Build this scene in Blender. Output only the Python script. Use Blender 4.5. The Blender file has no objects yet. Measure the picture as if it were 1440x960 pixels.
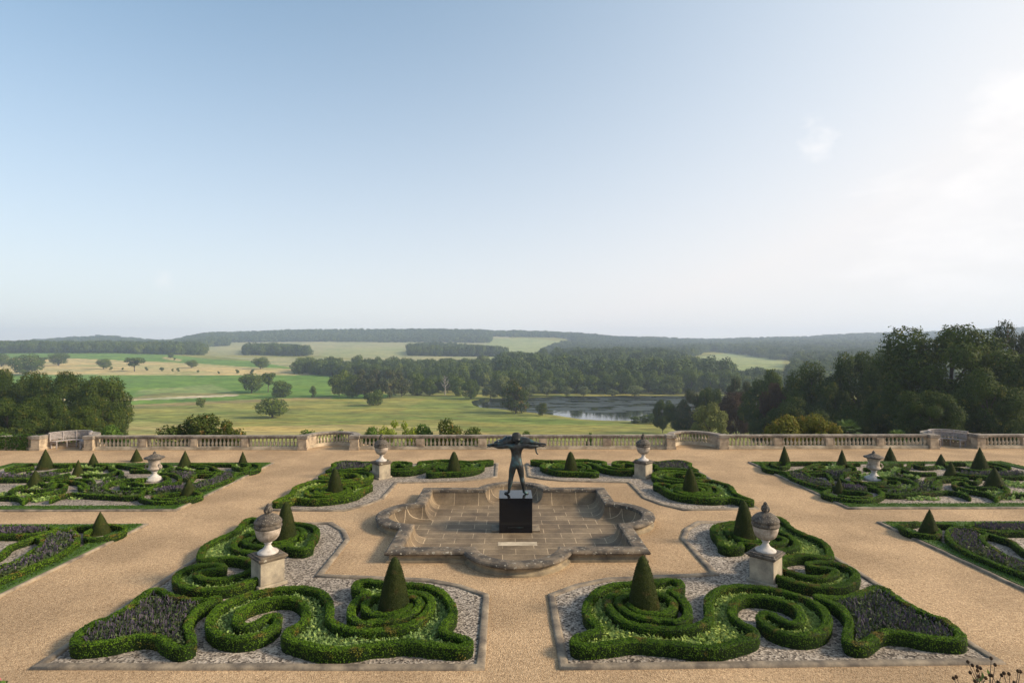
import bpy, math, random
import numpy as np
from mathutils import Vector, noise
R = math.radians
scene = bpy.context.scene
col = scene.collection
rng = np.random.default_rng(7)
random.seed(7)

# ---------------------------------------------------------------- camera
F, HC, YC, XC = 795.0, 5.6, 19.1, 0.28        # focal length in photo pixels, eye height, parterre centre
PITCH = math.atan(12 / F); YAW = math.atan(8 / F)
cam = bpy.data.cameras.new('camera'); cam.lens = F / 1440 * 36; cam.sensor_width = 36
cam.clip_end = 20000; cam.clip_start = 0.1
camo = bpy.data.objects.new('camera', cam); col.objects.link(camo)
camo.location = (0, 0, HC); camo.rotation_euler = (math.pi / 2 + PITCH, 0, -YAW)
scene.camera = camo

# ---------------------------------------------------------------- sky, sun, exposure
SUN_EL, SUN_AZ = 28.0, 97.0                    # azimuth clockwise from +Y
w = bpy.data.worlds.new('World'); scene.world = w; w.use_nodes = True
nt = w.node_tree; nt.nodes.clear()
wo = nt.nodes.new('ShaderNodeOutputWorld'); bg = nt.nodes.new('ShaderNodeBackground')
sky = nt.nodes.new('ShaderNodeTexSky'); sky.sky_type = 'NISHITA'; sky.sun_disc = False
sky.sun_elevation = R(SUN_EL); sky.sun_rotation = R(SUN_AZ)
sky.air_density = 1.0; sky.dust_density = 0.8; sky.ozone_density = 2.0; sky.altitude = 100
bg.inputs['Strength'].default_value = 0.12
def wn(t, **k):
    n = nt.nodes.new(t)
    for a, b in k.items(): setattr(n, a, b)
    return n
def wmath(op, a, b=None, c=None):
    n = wn('ShaderNodeMath', operation=op)
    for i, v in enumerate((a, b, c)):
        if v is None: continue
        if hasattr(v, 'links'): nt.links.new(v, n.inputs[i])
        else: n.inputs[i].default_value = v
    return n.outputs[0]
tc = wn('ShaderNodeTexCoord')
def cloud(direction, radius, scale, stretch, thr, amount):
    """a real patch of cloud in one part of the sky: noise in the sky's own directions"""
    d = Vector(direction).normalized()
    dot = wn('ShaderNodeVectorMath', operation='DISTANCE'); nt.links.new(tc.outputs['Generated'], dot.inputs[0]); dot.inputs[1].default_value = d
    fall = wmath('SUBTRACT', 1.0, wmath('DIVIDE', dot.outputs['Value'], radius)); fall = wmath('MAXIMUM', fall, 0.0)
    mp = wn('ShaderNodeMapping'); mp.inputs['Scale'].default_value = stretch; mp.inputs['Rotation'].default_value = (0, R(18), 0)
    nt.links.new(tc.outputs['Generated'], mp.inputs[0])
    nz = wn('ShaderNodeTexNoise'); nz.inputs['Scale'].default_value = scale; nz.inputs['Detail'].default_value = 9; nz.inputs['Roughness'].default_value = .58
    nt.links.new(mp.outputs[0], nz.inputs['Vector'])
    v = wmath('SUBTRACT', wmath('ADD', nz.outputs['Fac'], wmath('MULTIPLY', fall, .35)), thr)
    v = wmath('MULTIPLY', wmath('MAXIMUM', v, 0.0), 5.0); v = wmath('MINIMUM', v, 1.0)
    v = wmath('MULTIPLY', v, wmath('MINIMUM', wmath('MULTIPLY', fall, 3.0), 1.0))
    return wmath('MULTIPLY', v, amount)
def sdir(px, py): return ((px - 712) / F, 1.0, (492 - py) / F)
cl = [cloud(sdir(1168, 180), .075, 9, (1, 1, 1.6), .68, .6), cloud(sdir(1440, 140), .085, 9, (1, 1, 1.5), .66, .5),
      cloud(sdir(1420, 275), .14, 8, (1, 1, 2.2), .66, .45), cloud(sdir(236, 387), .035, 12, (1, 1, 2.5), .68, .35),
      cloud(sdir(1300, 345), .16, 8, (1, 1, 3.5), .63, .3)]
tot = cl[0]
for c_ in cl[1:]: tot = wmath('MAXIMUM', tot, c_)
# thin veil of high haze over the whole sky, thicker to the right where the sun is
sep = wn('ShaderNodeSeparateXYZ'); nt.links.new(tc.outputs['Generated'], sep.inputs[0])
low = wmath('POWER', wmath('MAXIMUM', wmath('SUBTRACT', 1.0, wmath('MULTIPLY', wmath('ABSOLUTE', sep.outputs['Z']), 1.2)), 0.0), 1.5)
sd_ = wn('ShaderNodeVectorMath', operation='DOT_PRODUCT'); nt.links.new(tc.outputs['Generated'], sd_.inputs[0]); sd_.inputs[1].default_value = (math.sin(R(SUN_AZ)) * math.cos(R(SUN_EL)), math.cos(R(SUN_AZ)) * math.cos(R(SUN_EL)), math.sin(R(SUN_EL)))
sunw = wmath('POWER', wmath('MAXIMUM', wmath('MULTIPLY_ADD', sd_.outputs['Value'], .5, .5), 0.0), 3.4)
veil = wmath('MINIMUM', wmath('ADD', wmath('MULTIPLY', low, .92), wmath('MULTIPLY', sunw, .92)), .93)
vcol = wn('ShaderNodeMix', data_type='RGBA'); vcol.inputs['A'].default_value = (4.3, 4.85, 5.3, 1); vcol.inputs['B'].default_value = (5.95, 5.8, 5.55, 1); nt.links.new(wmath('MINIMUM', wmath('MULTIPLY', sunw, 1.7), 1.0), vcol.inputs['Factor'])
vmix = wn('ShaderNodeMix', data_type='RGBA'); nt.links.new(veil, vmix.inputs['Factor']); skt = wn('ShaderNodeMix', data_type='RGBA', blend_type='MULTIPLY'); skt.inputs['Factor'].default_value = 1; nt.links.new(sky.outputs[0], skt.inputs['A']); skt.inputs['B'].default_value = (.31, .86, .98, 1); nt.links.new(skt.outputs['Result'], vmix.inputs['A']); vc2 = wn('ShaderNodeMix', data_type='RGBA'); nt.links.new(wmath('MINIMUM', wmath('MULTIPLY', low, 1.25), 1.0), vc2.inputs['Factor']); nt.links.new(vcol.outputs['Result'], vc2.inputs['A']); vc2.inputs['B'].default_value = (5.75, 5.35, 5.15, 1); nt.links.new(vc2.outputs['Result'], vmix.inputs['B'])
mixc = wn('ShaderNodeMix', data_type='RGBA'); nt.links.new(vmix.outputs['Result'], mixc.inputs['A']); mixc.inputs['B'].default_value = (6.3, 6.1, 5.95, 1)
nt.links.new(tot, mixc.inputs['Factor'])
nt.links.new(mixc.outputs['Result'], bg.inputs[0]); nt.links.new(bg.outputs[0], wo.inputs[0])

sun = bpy.data.lights.new('sun', 'SUN'); sun.energy = 4.3; sun.angle = R(11.0); sun.color = (1.0, .83, .62)
so = bpy.data.objects.new('sun', sun); col.objects.link(so)
az, el = R(SUN_AZ), R(SUN_EL)
sd = Vector((math.sin(az) * math.cos(el), math.cos(az) * math.cos(el), math.sin(el)))
so.rotation_euler = sd.to_track_quat('Z', 'Y').to_euler(); so.location = (60, -5, 40)
scene.view_settings.view_transform = 'Standard'; scene.view_settings.look = 'None'
scene.view_settings.exposure = 0.6; scene.view_settings.gamma = 1.0
scene.cycles.volume_bounces = 1
scene.cycles.transparent_max_bounces = 8

# ---------------------------------------------------------------- helpers
def tag(o, label=None, cat=None, group=None, kind=None):
    if label: o['label'] = label
    if cat: o['category'] = cat
    if group: o['group'] = group
    if kind: o['kind'] = kind
    return o
def empty(name, loc, rz=0):
    o = bpy.data.objects.new(name, None); col.objects.link(o); o.location = loc; o.rotation_euler = (0, 0, rz); o.empty_display_size = .2
    return o
def mesh_np(name, V, Fq, smooth=False, mat=None):
    """V (n,3) float, Fq (m,4) or (m,3) int"""
    V = np.asarray(V, np.float32); Fq = np.asarray(Fq, np.int32); k = Fq.shape[1]
    me = bpy.data.meshes.new(name); me.vertices.add(len(V)); me.vertices.foreach_set('co', V.ravel())
    me.loops.add(Fq.size); me.loops.foreach_set('vertex_index', Fq.ravel())
    me.polygons.add(len(Fq)); me.polygons.foreach_set('loop_start', np.arange(0, Fq.size, k, dtype=np.int32))
    me.polygons.foreach_set('loop_total', np.full(len(Fq), k, np.int32))
    me.polygons.foreach_set('use_smooth', np.full(len(Fq), smooth, bool))
    me.update(calc_edges=True)
    if mat: me.materials.append(mat)
    return me
def link(name, me, parent=None, loc=(0, 0, 0)):
    o = bpy.data.objects.new(name, me); col.objects.link(o); o.location = loc
    if parent: o.parent = parent
    return o
class MB:
    """collects quads / polys for ONE mesh"""
    def __init__(s): s.v = []; s.f = []; s.mi = []; s.cur = 0
    def add(s, vs, fs):
        b = len(s.v); s.v += [tuple(v) for v in vs]; s.f += [tuple(i + b for i in f) for f in fs]; s.mi += [s.cur] * len(fs); return s
    def box(s, x0, x1, y0, y1, z0, z1, T=None):
        vs = [(x, y, z) for z in (z0, z1) for y in (y0, y1) for x in (x0, x1)]
        if T: vs = [T(*v) for v in vs]
        return s.add(vs, [(0, 2, 3, 1), (4, 5, 7, 6), (0, 1, 5, 4), (2, 6, 7, 3), (0, 4, 6, 2), (1, 3, 7, 5)])
    def lathe(s, prof, n=20, loc=(0, 0, 0), T=None):
        vs = []; fs = []
        for (r, z) in prof:
            for k in range(n):
                a = 2 * math.pi * k / n; v = (loc[0] + r * math.cos(a), loc[1] + r * math.sin(a), loc[2] + z)
                vs.append(T(*v) if T else v)
        for i in range(len(prof) - 1):
            for k in range(n): k2 = (k + 1) % n; fs.append((i * n + k, i * n + k2, (i + 1) * n + k2, (i + 1) * n + k))
        fs.append(tuple(range(n))[::-1]); fs.append(tuple((len(prof) - 1) * n + k for k in range(n)))
        return s.add(vs, fs)
    def tube(s, pts, r, n=6, r1=None):
        pts = [Vector(p) for p in pts]; m = len(pts); vs = []; fs = []
        for i, p in enumerate(pts):
            t = (pts[min(i + 1, m - 1)] - pts[max(i - 1, 0)]).normalized()
            a = t.cross(Vector((0, 0, 1))); a = a.normalized() if a.length > .05 else Vector((1, 0, 0)); b = t.cross(a).normalized()
            rr = r if r1 is None else r + (r1 - r) * i / (m - 1)
            for k in range(n): q = 2 * math.pi * k / n; vs.append(p + a * (rr * math.cos(q)) + b * (rr * math.sin(q)))
        for i in range(m - 1):
            for k in range(n): k2 = (k + 1) % n; fs.append((i * n + k, i * n + k2, (i + 1) * n + k2, (i + 1) * n + k))
        fs.append(tuple(range(n))[::-1]); fs.append(tuple((m - 1) * n + k for k in range(n)))
        return s.add(vs, fs)
    def mesh(s, name, mats, smooth=False, bevel=None):
        me = bpy.data.meshes.new(name); me.from_pydata(s.v, [], s.f)
        for m in (mats if isinstance(mats, (list, tuple)) else [mats]): me.materials.append(m)
        for p, i in zip(me.polygons, s.mi): p.material_index = i; p.use_smooth = smooth
        me.update(); return me
    def build(s, name, mats, parent=None, loc=(0, 0, 0), smooth=False, bevel=0):
        o = link(name, s.mesh(name, mats, smooth), parent, loc)
        if bevel:
            b = o.modifiers.new('b', 'BEVEL'); b.width = bevel; b.segments = 2; b.limit_method = 'ANGLE'; b.angle_limit = R(40)
        return o
def unp(px, py, z=0.0):
    """photo pixel -> point on the horizontal plane at height z"""
    d = Vector(((px - 720) / F, 1.0, -(py - 480) / F))
    c, s = math.cos(PITCH), math.sin(PITCH); d = Vector((d.x, c * d.y - s * d.z, s * d.y + c * d.z))
    c, s = math.cos(YAW), math.sin(YAW); d = Vector((c * d.x + s * d.y, -s * d.x + c * d.y, d.z))
    t = (z - HC) / d.z
    return Vector((d.x * t, d.y * t, z))
def smooth_path(pts, closed=False, step=.06):
    """Catmull-Rom through 2D points, resampled"""
    P = [np.array(p[:2], float) for p in pts]; n = len(P); out = []
    rngi = range(n if closed else n - 1)
    for i in rngi:
        if closed: a, b, c, d = P[(i - 1) % n], P[i], P[(i + 1) % n], P[(i + 2) % n]
        else: a, b, c, d = P[max(i - 1, 0)], P[i], P[i + 1], P[min(i + 2, n - 1)]
        L = np.linalg.norm(c - b); k = max(2, int(L / step))
        for t in np.arange(k) / k:
            out.append(.5 * ((2 * b) + (-a + c) * t + (2 * a - 5 * b + 4 * c - d) * t * t + (-a + 3 * b - 3 * c + d) * t ** 3))
    if not closed: out.append(P[-1])
    return np.array(out)
def inpoly(x, y, poly):
    x = np.asarray(x, float); y = np.asarray(y, float); r = np.zeros(x.shape, bool); n = len(poly)
    for i in range(n):
        x0, y0 = poly[i][:2]; x1, y1 = poly[(i + 1) % n][:2]
        if y0 == y1: continue
        c = ((y0 > y) != (y1 > y)) & (x < (x1 - x0) * (y - y0) / (y1 - y0) + x0); r ^= c
    return r
def unit(v): return v / np.maximum(np.linalg.norm(v, axis=1, keepdims=True), 1e-9)
def leaf_quads(P, N, size, aspect=1.6, jitter=.5):
    """P centres, N facing; returns verts, faces of little rhombic leaves"""
    n = len(P); N = unit(N + rng.normal(0, jitter, (n, 3))); T = unit(np.cross(N, rng.normal(0, 1, (n, 3)))); B = np.cross(N, T)
    s = (size * rng.uniform(.6, 1.35, n))[:, None] if np.isscalar(size) else size[:, None]
    V = np.empty((n, 4, 3)); V[:, 0] = P - T * s * .5 * aspect; V[:, 1] = P + B * s * .5; V[:, 2] = P + T * s * .5 * aspect + N * s * .15; V[:, 3] = P - B * s * .5
    return V.reshape(-1, 3), np.arange(n * 4).reshape(-1, 4)

# ---------------------------------------------------------------- materials
def new_mat(name):
    m = bpy.data.materials.new(name); m.use_nodes = True; t = m.node_tree; t.nodes.clear()
    o = t.nodes.new('ShaderNodeOutputMaterial'); b = t.nodes.new('ShaderNodeBsdfPrincipled'); t.links.new(b.outputs[0], o.inputs[0])
    return m, t, b
def N(t, typ, **k):
    n = t.nodes.new(typ)
    for a, v in k.items():
        if a in n.inputs.keys() or isinstance(a, int): n.inputs[a].default_value = v
        else: setattr(n, a, v)
    return n
def nz(t, scale, detail=4, rough=.55, coord='Object', vec=None):
    n = t.nodes.new('ShaderNodeTexNoise'); n.inputs['Scale'].default_value = scale; n.inputs['Detail'].default_value = detail; n.inputs['Roughness'].default_value = rough
    if vec is None: c = t.nodes.new('ShaderNodeTexCoord'); vec = c.outputs[coord]
    t.links.new(vec, n.inputs['Vector']); return n
def ramp(t, src, stops):
    r = t.nodes.new('ShaderNodeValToRGB'); e = r.color_ramp.elements
    while len(e) < len(stops): e.new(.5)
    for i, (p, c) in enumerate(stops): e[i].position = p; e[i].color = (*c, 1) if len(c) == 3 else c
    t.links.new(src, r.inputs[0]); return r
def mix(t, a, b, f, mode='MIX'):
    m = t.nodes.new('ShaderNodeMix'); m.data_type = 'RGBA'; m.blend_type = mode
    for s, v in (('A', a), ('B', b)):
        if hasattr(v, 'links'): t.links.new(v, m.inputs[s])
        else: m.inputs[s].default_value = (*v, 1)
    if hasattr(f, 'links'): t.links.new(f, m.inputs['Factor'])
    else: m.inputs['Factor'].default_value = f
    return m.outputs['Result']
def bump(t, b, h, strength=.3, dist=.02):
    n = t.nodes.new('ShaderNodeBump'); n.inputs['Strength'].default_value = strength; n.inputs['Distance'].default_value = dist
    t.links.new(h, n.inputs['Height']); t.links.new(n.outputs[0], b.inputs['Normal'])
def leaf_mat(name, c0, c1, c2=None, nscale=1.2, trans=.3, island=.5, rnd=.35):
    """foliage: big clumps of tint (object noise) and leaf to leaf variation, some light through the leaf"""
    m, t, b = new_mat(name)
    n1 = nz(t, nscale, 3); r1 = ramp(t, n1.outputs['Fac'], [(.3, c0), (.7, c1)])
    g = t.nodes.new('ShaderNodeNewGeometry')
    r2 = ramp(t, g.outputs['Random Per Island'], [(0, tuple(.62 * x for x in (1, 1, 1))), (.8, (1.15, 1.12, 1.0)), (1, (1.6, 1.45, 1.1))])
    c = mix(t, r1.outputs[0], r2.outputs[0], island, 'MULTIPLY')
    if c2:
        n2 = nz(t, nscale * 2.7, 2); r3 = ramp(t, n2.outputs['Fac'], [(.58, (0, 0, 0)), (.7, (1, 1, 1))]); c = mix(t, c, c2, r3.outputs[0])
    oi = t.nodes.new('ShaderNodeObjectInfo'); r4 = ramp(t, oi.outputs['Random'], [(0, (.62, .70, .72)), (.5, (1, 1, 1)), (.85, (1.35, 1.3, 1.0)), (1, (1.9, 1.55, 1.1))])
    c = mix(t, c, r4.outputs[0], rnd, 'MULTIPLY')
    t.links.new(c, b.inputs['Base Color']); b.inputs['Roughness'].default_value = .7; b.inputs['Specular IOR Level'].default_value = .12
    tr = t.nodes.new('ShaderNodeBsdfTranslucent'); t.links.new(c, tr.inputs[0])
    ms = t.nodes.new('ShaderNodeMixShader'); ms.inputs[0].default_value = trans; o = [n for n in t.nodes if n.type == 'OUTPUT_MATERIAL'][0]
    t.links.new(b.outputs[0], ms.inputs[1]); t.links.new(tr.outputs[0], ms.inputs[2]); t.links.new(ms.outputs[0], o.inputs[0])
    return m
def stone_mat(name, c, dark, amount=.5, scale=3.0, rough=.85, fine=40, lichen=None, blocks=None):
    m, t, b = new_mat(name)
    n1 = nz(t, scale, 7, .65); lo = .62 - amount * .35
    r = ramp(t, n1.outputs['Fac'], [(lo - .1, (0, 0, 0)), (lo + .16, (1, 1, 1))])
    n2 = nz(t, fine, 3); c1 = mix(t, c, tuple(x * .72 for x in c), n2.outputs['Fac'])
    c2 = mix(t, c1, dark, r.outputs[0])
    if lichen:
        n3 = nz(t, scale * 5, 4); r3 = ramp(t, n3.outputs['Fac'], [(.6, (0, 0, 0)), (.68, (1, 1, 1))]); c2 = mix(t, c2, lichen, r3.outputs[0])
    t.links.new(c2, b.inputs['Base Color']); b.inputs['Roughness'].default_value = rough
    bump(t, b, n2.outputs['Fac'], .5, .01)
    return m
# honey gravel of the paths
def gravel_mat(name, c0, c1, cdark, scale, patch=(.86, 1.08)):
    m, t, b = new_mat(name)
    v = N(t, 'ShaderNodeTexVoronoi'); v.inputs['Scale'].default_value = scale; tcn = t.nodes.new('ShaderNodeTexCoord'); t.links.new(tcn.outputs['Object'], v.inputs['Vector'])
    hs = t.nodes.new('ShaderNodeSeparateColor'); t.links.new(v.outputs['Color'], hs.inputs[0])
    r = ramp(t, hs.outputs[0], [(0, cdark), (.22, c0), (.75, c1), (1, tuple(min(1, x * 1.25) for x in c1))])
    n1 = nz(t, .35, 5, .6); r1 = ramp(t, n1.outputs['Fac'], [(.4, (patch[0],) * 3), (.6, (patch[1],) * 3)])
    n2 = nz(t, 13.0, 5, .75); r2 = ramp(t, n2.outputs['Fac'], [(.36, (.76,) * 3), (.64, (1.16,) * 3)])
    c = mix(t, r.outputs[0], r1.outputs[0], 1.0, 'MULTIPLY'); c = mix(t, c, r2.outputs[0], 1.0, 'MULTIPLY')
    t.links.new(c, b.inputs['Base Color']); b.inputs['Roughness'].default_value = .95; b.inputs['Specular IOR Level'].default_value = .15
    bump(t, b, v.outputs['Distance'], .8, .012)
    return m
M = {}
M['path'] = gravel_mat('honey_gravel', (.385, .255, .142), (.46, .325, .195), (.235, .152, .086), 52, (.80, 1.10))
M['bedgravel'] = gravel_mat('pale_gravel', (.155, .127, .100), (.36, .31, .255), (.05, .042, .037), 26)
M['kerb'] = stone_mat('kerb_stone', (.34, .27, .185), (.10, .08, .06), .45, 2.5)
M['coping'] = stone_mat('coping_stone', (.27, .205, .135), (.05, .04, .03), .62, 2.2, lichen=(.36, .33, .26))
M['poolwall'] = stone_mat('basin_stone', (.36, .28, .17), (.10, .08, .055), .35, 1.6)
M['balstone'] = stone_mat('balustrade_stone', (.60, .50, .36), (.22, .175, .12), .36, 1.4)
M['baltop'] = stone_mat('weathered_coping', (.35, .295, .235), (.12, .10, .08), .5, 2.0, lichen=(.4, .38, .32))
M['pier'] = stone_mat('pier_stone', (.58, .46, .32), (.20, .155, .11), .42, 2.2)
M['pedestal'] = stone_mat('pedestal_stone', (.46, .39, .28), (.20, .17, .13), .40, 3.0)
M['urnbody'] = stone_mat('urn_stone', (.55, .46, .38), (.20, .16, .12), .42, 5.0)
M['urndark'] = stone_mat('urn_weathered', (.17, .135, .10), (.04, .034, .028), .55, 7.0, lichen=(.36, .33, .27))
M['urnwhite'] = stone_mat('urn_foot', (.58, .54, .50), (.30, .27, .23), .25, 6.0)
M['wood'] = stone_mat('silvered_teak', (.42, .38, .36), (.24, .21, .20), .4, 12.0, .8)
# granite
m, t, b = new_mat('black_granite'); n1 = nz(t, 160, 2); r1 = ramp(t, n1.outputs['Fac'], [(.45, (.004, .004, .005)), (.75, (.03, .03, .033))])
t.links.new(r1.outputs[0], b.inputs['Base Color']); b.inputs['Roughness'].default_value = .1; b.inputs['Specular IOR Level'].default_value = .25; M['granite'] = m
# bronze
m, t, b = new_mat('bronze'); n1 = nz(t, 5, 5, .65); r1 = ramp(t, n1.outputs['Fac'], [(.35, (.018, .018, .018)), (.52, (.04, .045, .045)), (.70, (.05, .12, .13))])
t.links.new(r1.outputs[0], b.inputs['Base Color']); b.inputs['Metallic'].default_value = .55; b.inputs['Roughness'].default_value = .42; bump(t, b, nz(t, 30, 3).outputs['Fac'], .35, .01); M['bronze'] = m
# pool paving
m, t, b = new_mat('basin_paving'); tcn = t.nodes.new('ShaderNodeTexCoord')
br = t.nodes.new('ShaderNodeTexBrick'); br.offset = .42; br.inputs['Scale'].default_value = 1.0; br.inputs['Brick Width'].default_value = .92; br.inputs['Row Height'].default_value = .46
br.inputs['Mortar Size'].default_value = .011; br.inputs['Mortar Smooth'].default_value = .3; br.inputs['Color1'].default_value = (.135, .098, .057, 1); br.inputs['Color2'].default_value = (.21, .158, .095, 1); br.inputs['Mortar'].default_value = (.46, .36, .23, 1)
mpn = t.nodes.new('ShaderNodeMapping'); t.links.new(tcn.outputs['Object'], mpn.inputs[0]); wob = nz(t, .9, 2); 
vm = t.nodes.new('ShaderNodeVectorMath'); vm.operation = 'MULTIPLY_ADD'; t.links.new(wob.outputs['Color'], vm.inputs[0]); vm.inputs[1].default_value = (.06, .06, 0); t.links.new(mpn.outputs[0], vm.inputs[2]); t.links.new(vm.outputs[0], br.inputs['Vector'])
n1 = nz(t, 1.3, 6, .65); r1 = ramp(t, n1.outputs['Fac'], [(.35, (.55, .52, .5)), (.62, (1.15, 1.12, 1.1))]); c = mix(t, br.outputs['Color'], r1.outputs[0], 1, 'MULTIPLY')
n2 = nz(t, 25, 3); r2 = ramp(t, n2.outputs['Fac'], [(.3, (.82,) * 3), (.7, (1.12,) * 3)]); c = mix(t, c, r2.outputs[0], 1, 'MULTIPLY')
t.links.new(c, b.inputs['Base Color']); b.inputs['Roughness'].default_value = .75; bump(t, b, n2.outputs['Fac'], .3, .01); M['paving'] = m
# foliage
M['box'] = leaf_mat('box_leaf', (.048, .105, .008), (.11, .205, .014), (.17, .125, .03), 1.1, .25, .6)
M['boxcore_shade'] = leaf_mat('box_shaded_inside', (.005, .012, .002), (.010, .022, .003), None, 3, 0, .0)  # near-black: shade of the hedge's sides and inside put into the colour
M['yew'] = leaf_mat('yew_leaf', (.022, .034, .008), (.042, .052, .012), (.065, .055, .018), 1.5, .1, .6)
M['sage'] = leaf_mat('variegated_leaf', (.16, .27, .07), (.29, .40, .15), (.42, .46, .12), 5, .3, .7)
M['lavgreen'] = leaf_mat('lavender_leaf', (.045, .072, .028), (.095, .125, .055), None, 2.5, .2, .6)
M['lavflower'] = leaf_mat('lavender_flower', (.055, .047, .072), (.105, .088, .135), None, 2.5, .15, .6)
M['tuft'] = leaf_mat('lawn_blade', (.045, .105, .012), (.085, .165, .022), None, 1.0, .3, .6)
M['oak'] = leaf_mat('oak_leaf', (.026, .052, .009), (.064, .094, .013), (.13, .13, .022), 3.2, .28, .7)  # yellowish third tint paints in sunlit clumps of the crown
M['oakmid'] = leaf_mat('tree_leaf', (.045, .082, .014), (.11, .15, .028), None, 4, .25, .7)
M['willow'] = leaf_mat('willow_leaf', (.10, .13, .05), (.16, .19, .075), None, 4, .3, .7)
M['pine'] = leaf_mat('pine_needle', (.035, .058, .028), (.075, .085, .040), (.13, .10, .06), 4, .2, .7)
M['copper'] = leaf_mat('copper_leaf', (.045, .030, .020), (.085, .055, .035), None, 4, .25, .7)
M['wood_far'] = leaf_mat('wood_leaf', (.030, .062, .016), (.105, .140, .034), None, .02, .2, .6, .9)
M['rhodo'] = leaf_mat('rhododendron_leaf', (.035, .065, .012), (.08, .10, .02), (.26, .15, .045), 2.2, .25, .7)
M['golden'] = leaf_mat('golden_leaf', (.10, .12, .02), (.22, .20, .035), (.34, .20, .04), 2.2, .3, .7)
M['shrub'] = leaf_mat('shrub_leaf', (.05, .10, .02), (.10, .17, .035), None, 2.2, .3, .7)
M['limeshrub'] = leaf_mat('lime_leaf', (.16, .22, .03), (.27, .33, .05), None, 2.2, .35, .7)
M['palm'] = leaf_mat('palm_leaf', (.07, .12, .04), (.12, .18, .06), None, 2.2, .3, .7)
M['ivy'] = leaf_mat('ivy_leaf', (.03, .065, .012), (.06, .11, .02), None, 2.2, .25, .7)
M['bark'] = stone_mat('bark', (.13, .10, .075), (.05, .04, .03), .5, 6)
M['deadbark'] = stone_mat('bare_bark', (.33, .30, .27), (.20, .18, .16), .4, 6)
# ================================================================ TERRACE GROUND
def basin_ring(off, z, S=3.45, Rl=1.45, C=3.0, na=28):
    S_, r = S - off, Rl - off; hl = math.sqrt(max(r * r - (S_ - C) ** 2, .0004)); pts = []
    ang = math.atan2(hl, S_ - C)
    for k in range(4):
        q = []
        c0 = (-S_, -S_); n1 = 8
        for i in range(n1): s = i / n1; q.append((c0[0] + (-hl - c0[0]) * s, -S_))
        for i in range(na): a = -ang + 2 * ang * i / na; q.append((r * math.sin(a), -(C + r * math.cos(a))))
        for i in range(n1): s = i / n1; q.append((hl + (S_ - hl) * s, -S_))
        cs, sn = math.cos(k * math.pi / 2), math.sin(k * math.pi / 2)
        pts += [(x * cs - y * sn, x * sn + y * cs, z) for x, y in q]
    return pts
def plane(name, pts, z, mat, kind='structure', ztop=None):
    mb = MB(); n = len(pts)
    if ztop is None: mb.add([(p[0], p[1], z) for p in pts], [tuple(range(n))])
    o = mb.build(name, mat); tag(o, kind=kind); return o
BY = 31.9                                        # front face of the balustrade
# terrace: gravel slab with real depth, its back edge falls away behind the balustrade
from mathutils.geometry import tessellate_polygon
PC = (XC + .02, 18.45)
mb = MB(); mb.box(-70, 70, -12, BY + .75, -1.2, -.6)
hole = [(x + PC[0], y + PC[1], 0.0) for x, y, z in basin_ring(.05, 0)]; outer = [(-70, -12, 0.0), (70, -12, 0.0), (70, BY + .75, 0.0), (-70, BY + .75, 0.0)]
mb.add(outer + hole, [tuple(t_) for t_ in tessellate_polygon([[Vector(p) for p in outer], [Vector(p) for p in hole]])])
mb.add([(x, y, z) for x, y, z in outer] + [(x, y, -.6) for x, y, z in outer], [(k, (k + 1) % 4, 4 + (k + 1) % 4, 4 + k) for k in range(4)])
for (bx) in (-25.0, -9.75, 10.85, 25.35):
    mb2 = []
    n = 20; cx = bx; vs = []
    for k in range(n + 1):
        a = math.pi * k / n; vs.append((cx + 1.9 * math.cos(a), BY + .7 + 1.75 * math.sin(a)))
    base = [(x, y, .0) for x, y in vs] + [(x, y, -1.2) for x, y in vs]
    mb.add(base, [tuple(range(n + 1))] + [(i, n + 1 + i, n + 2 + i, i + 1) for i in range(n)])
tag(mb.build('path', M['path']), kind='structure')

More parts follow.
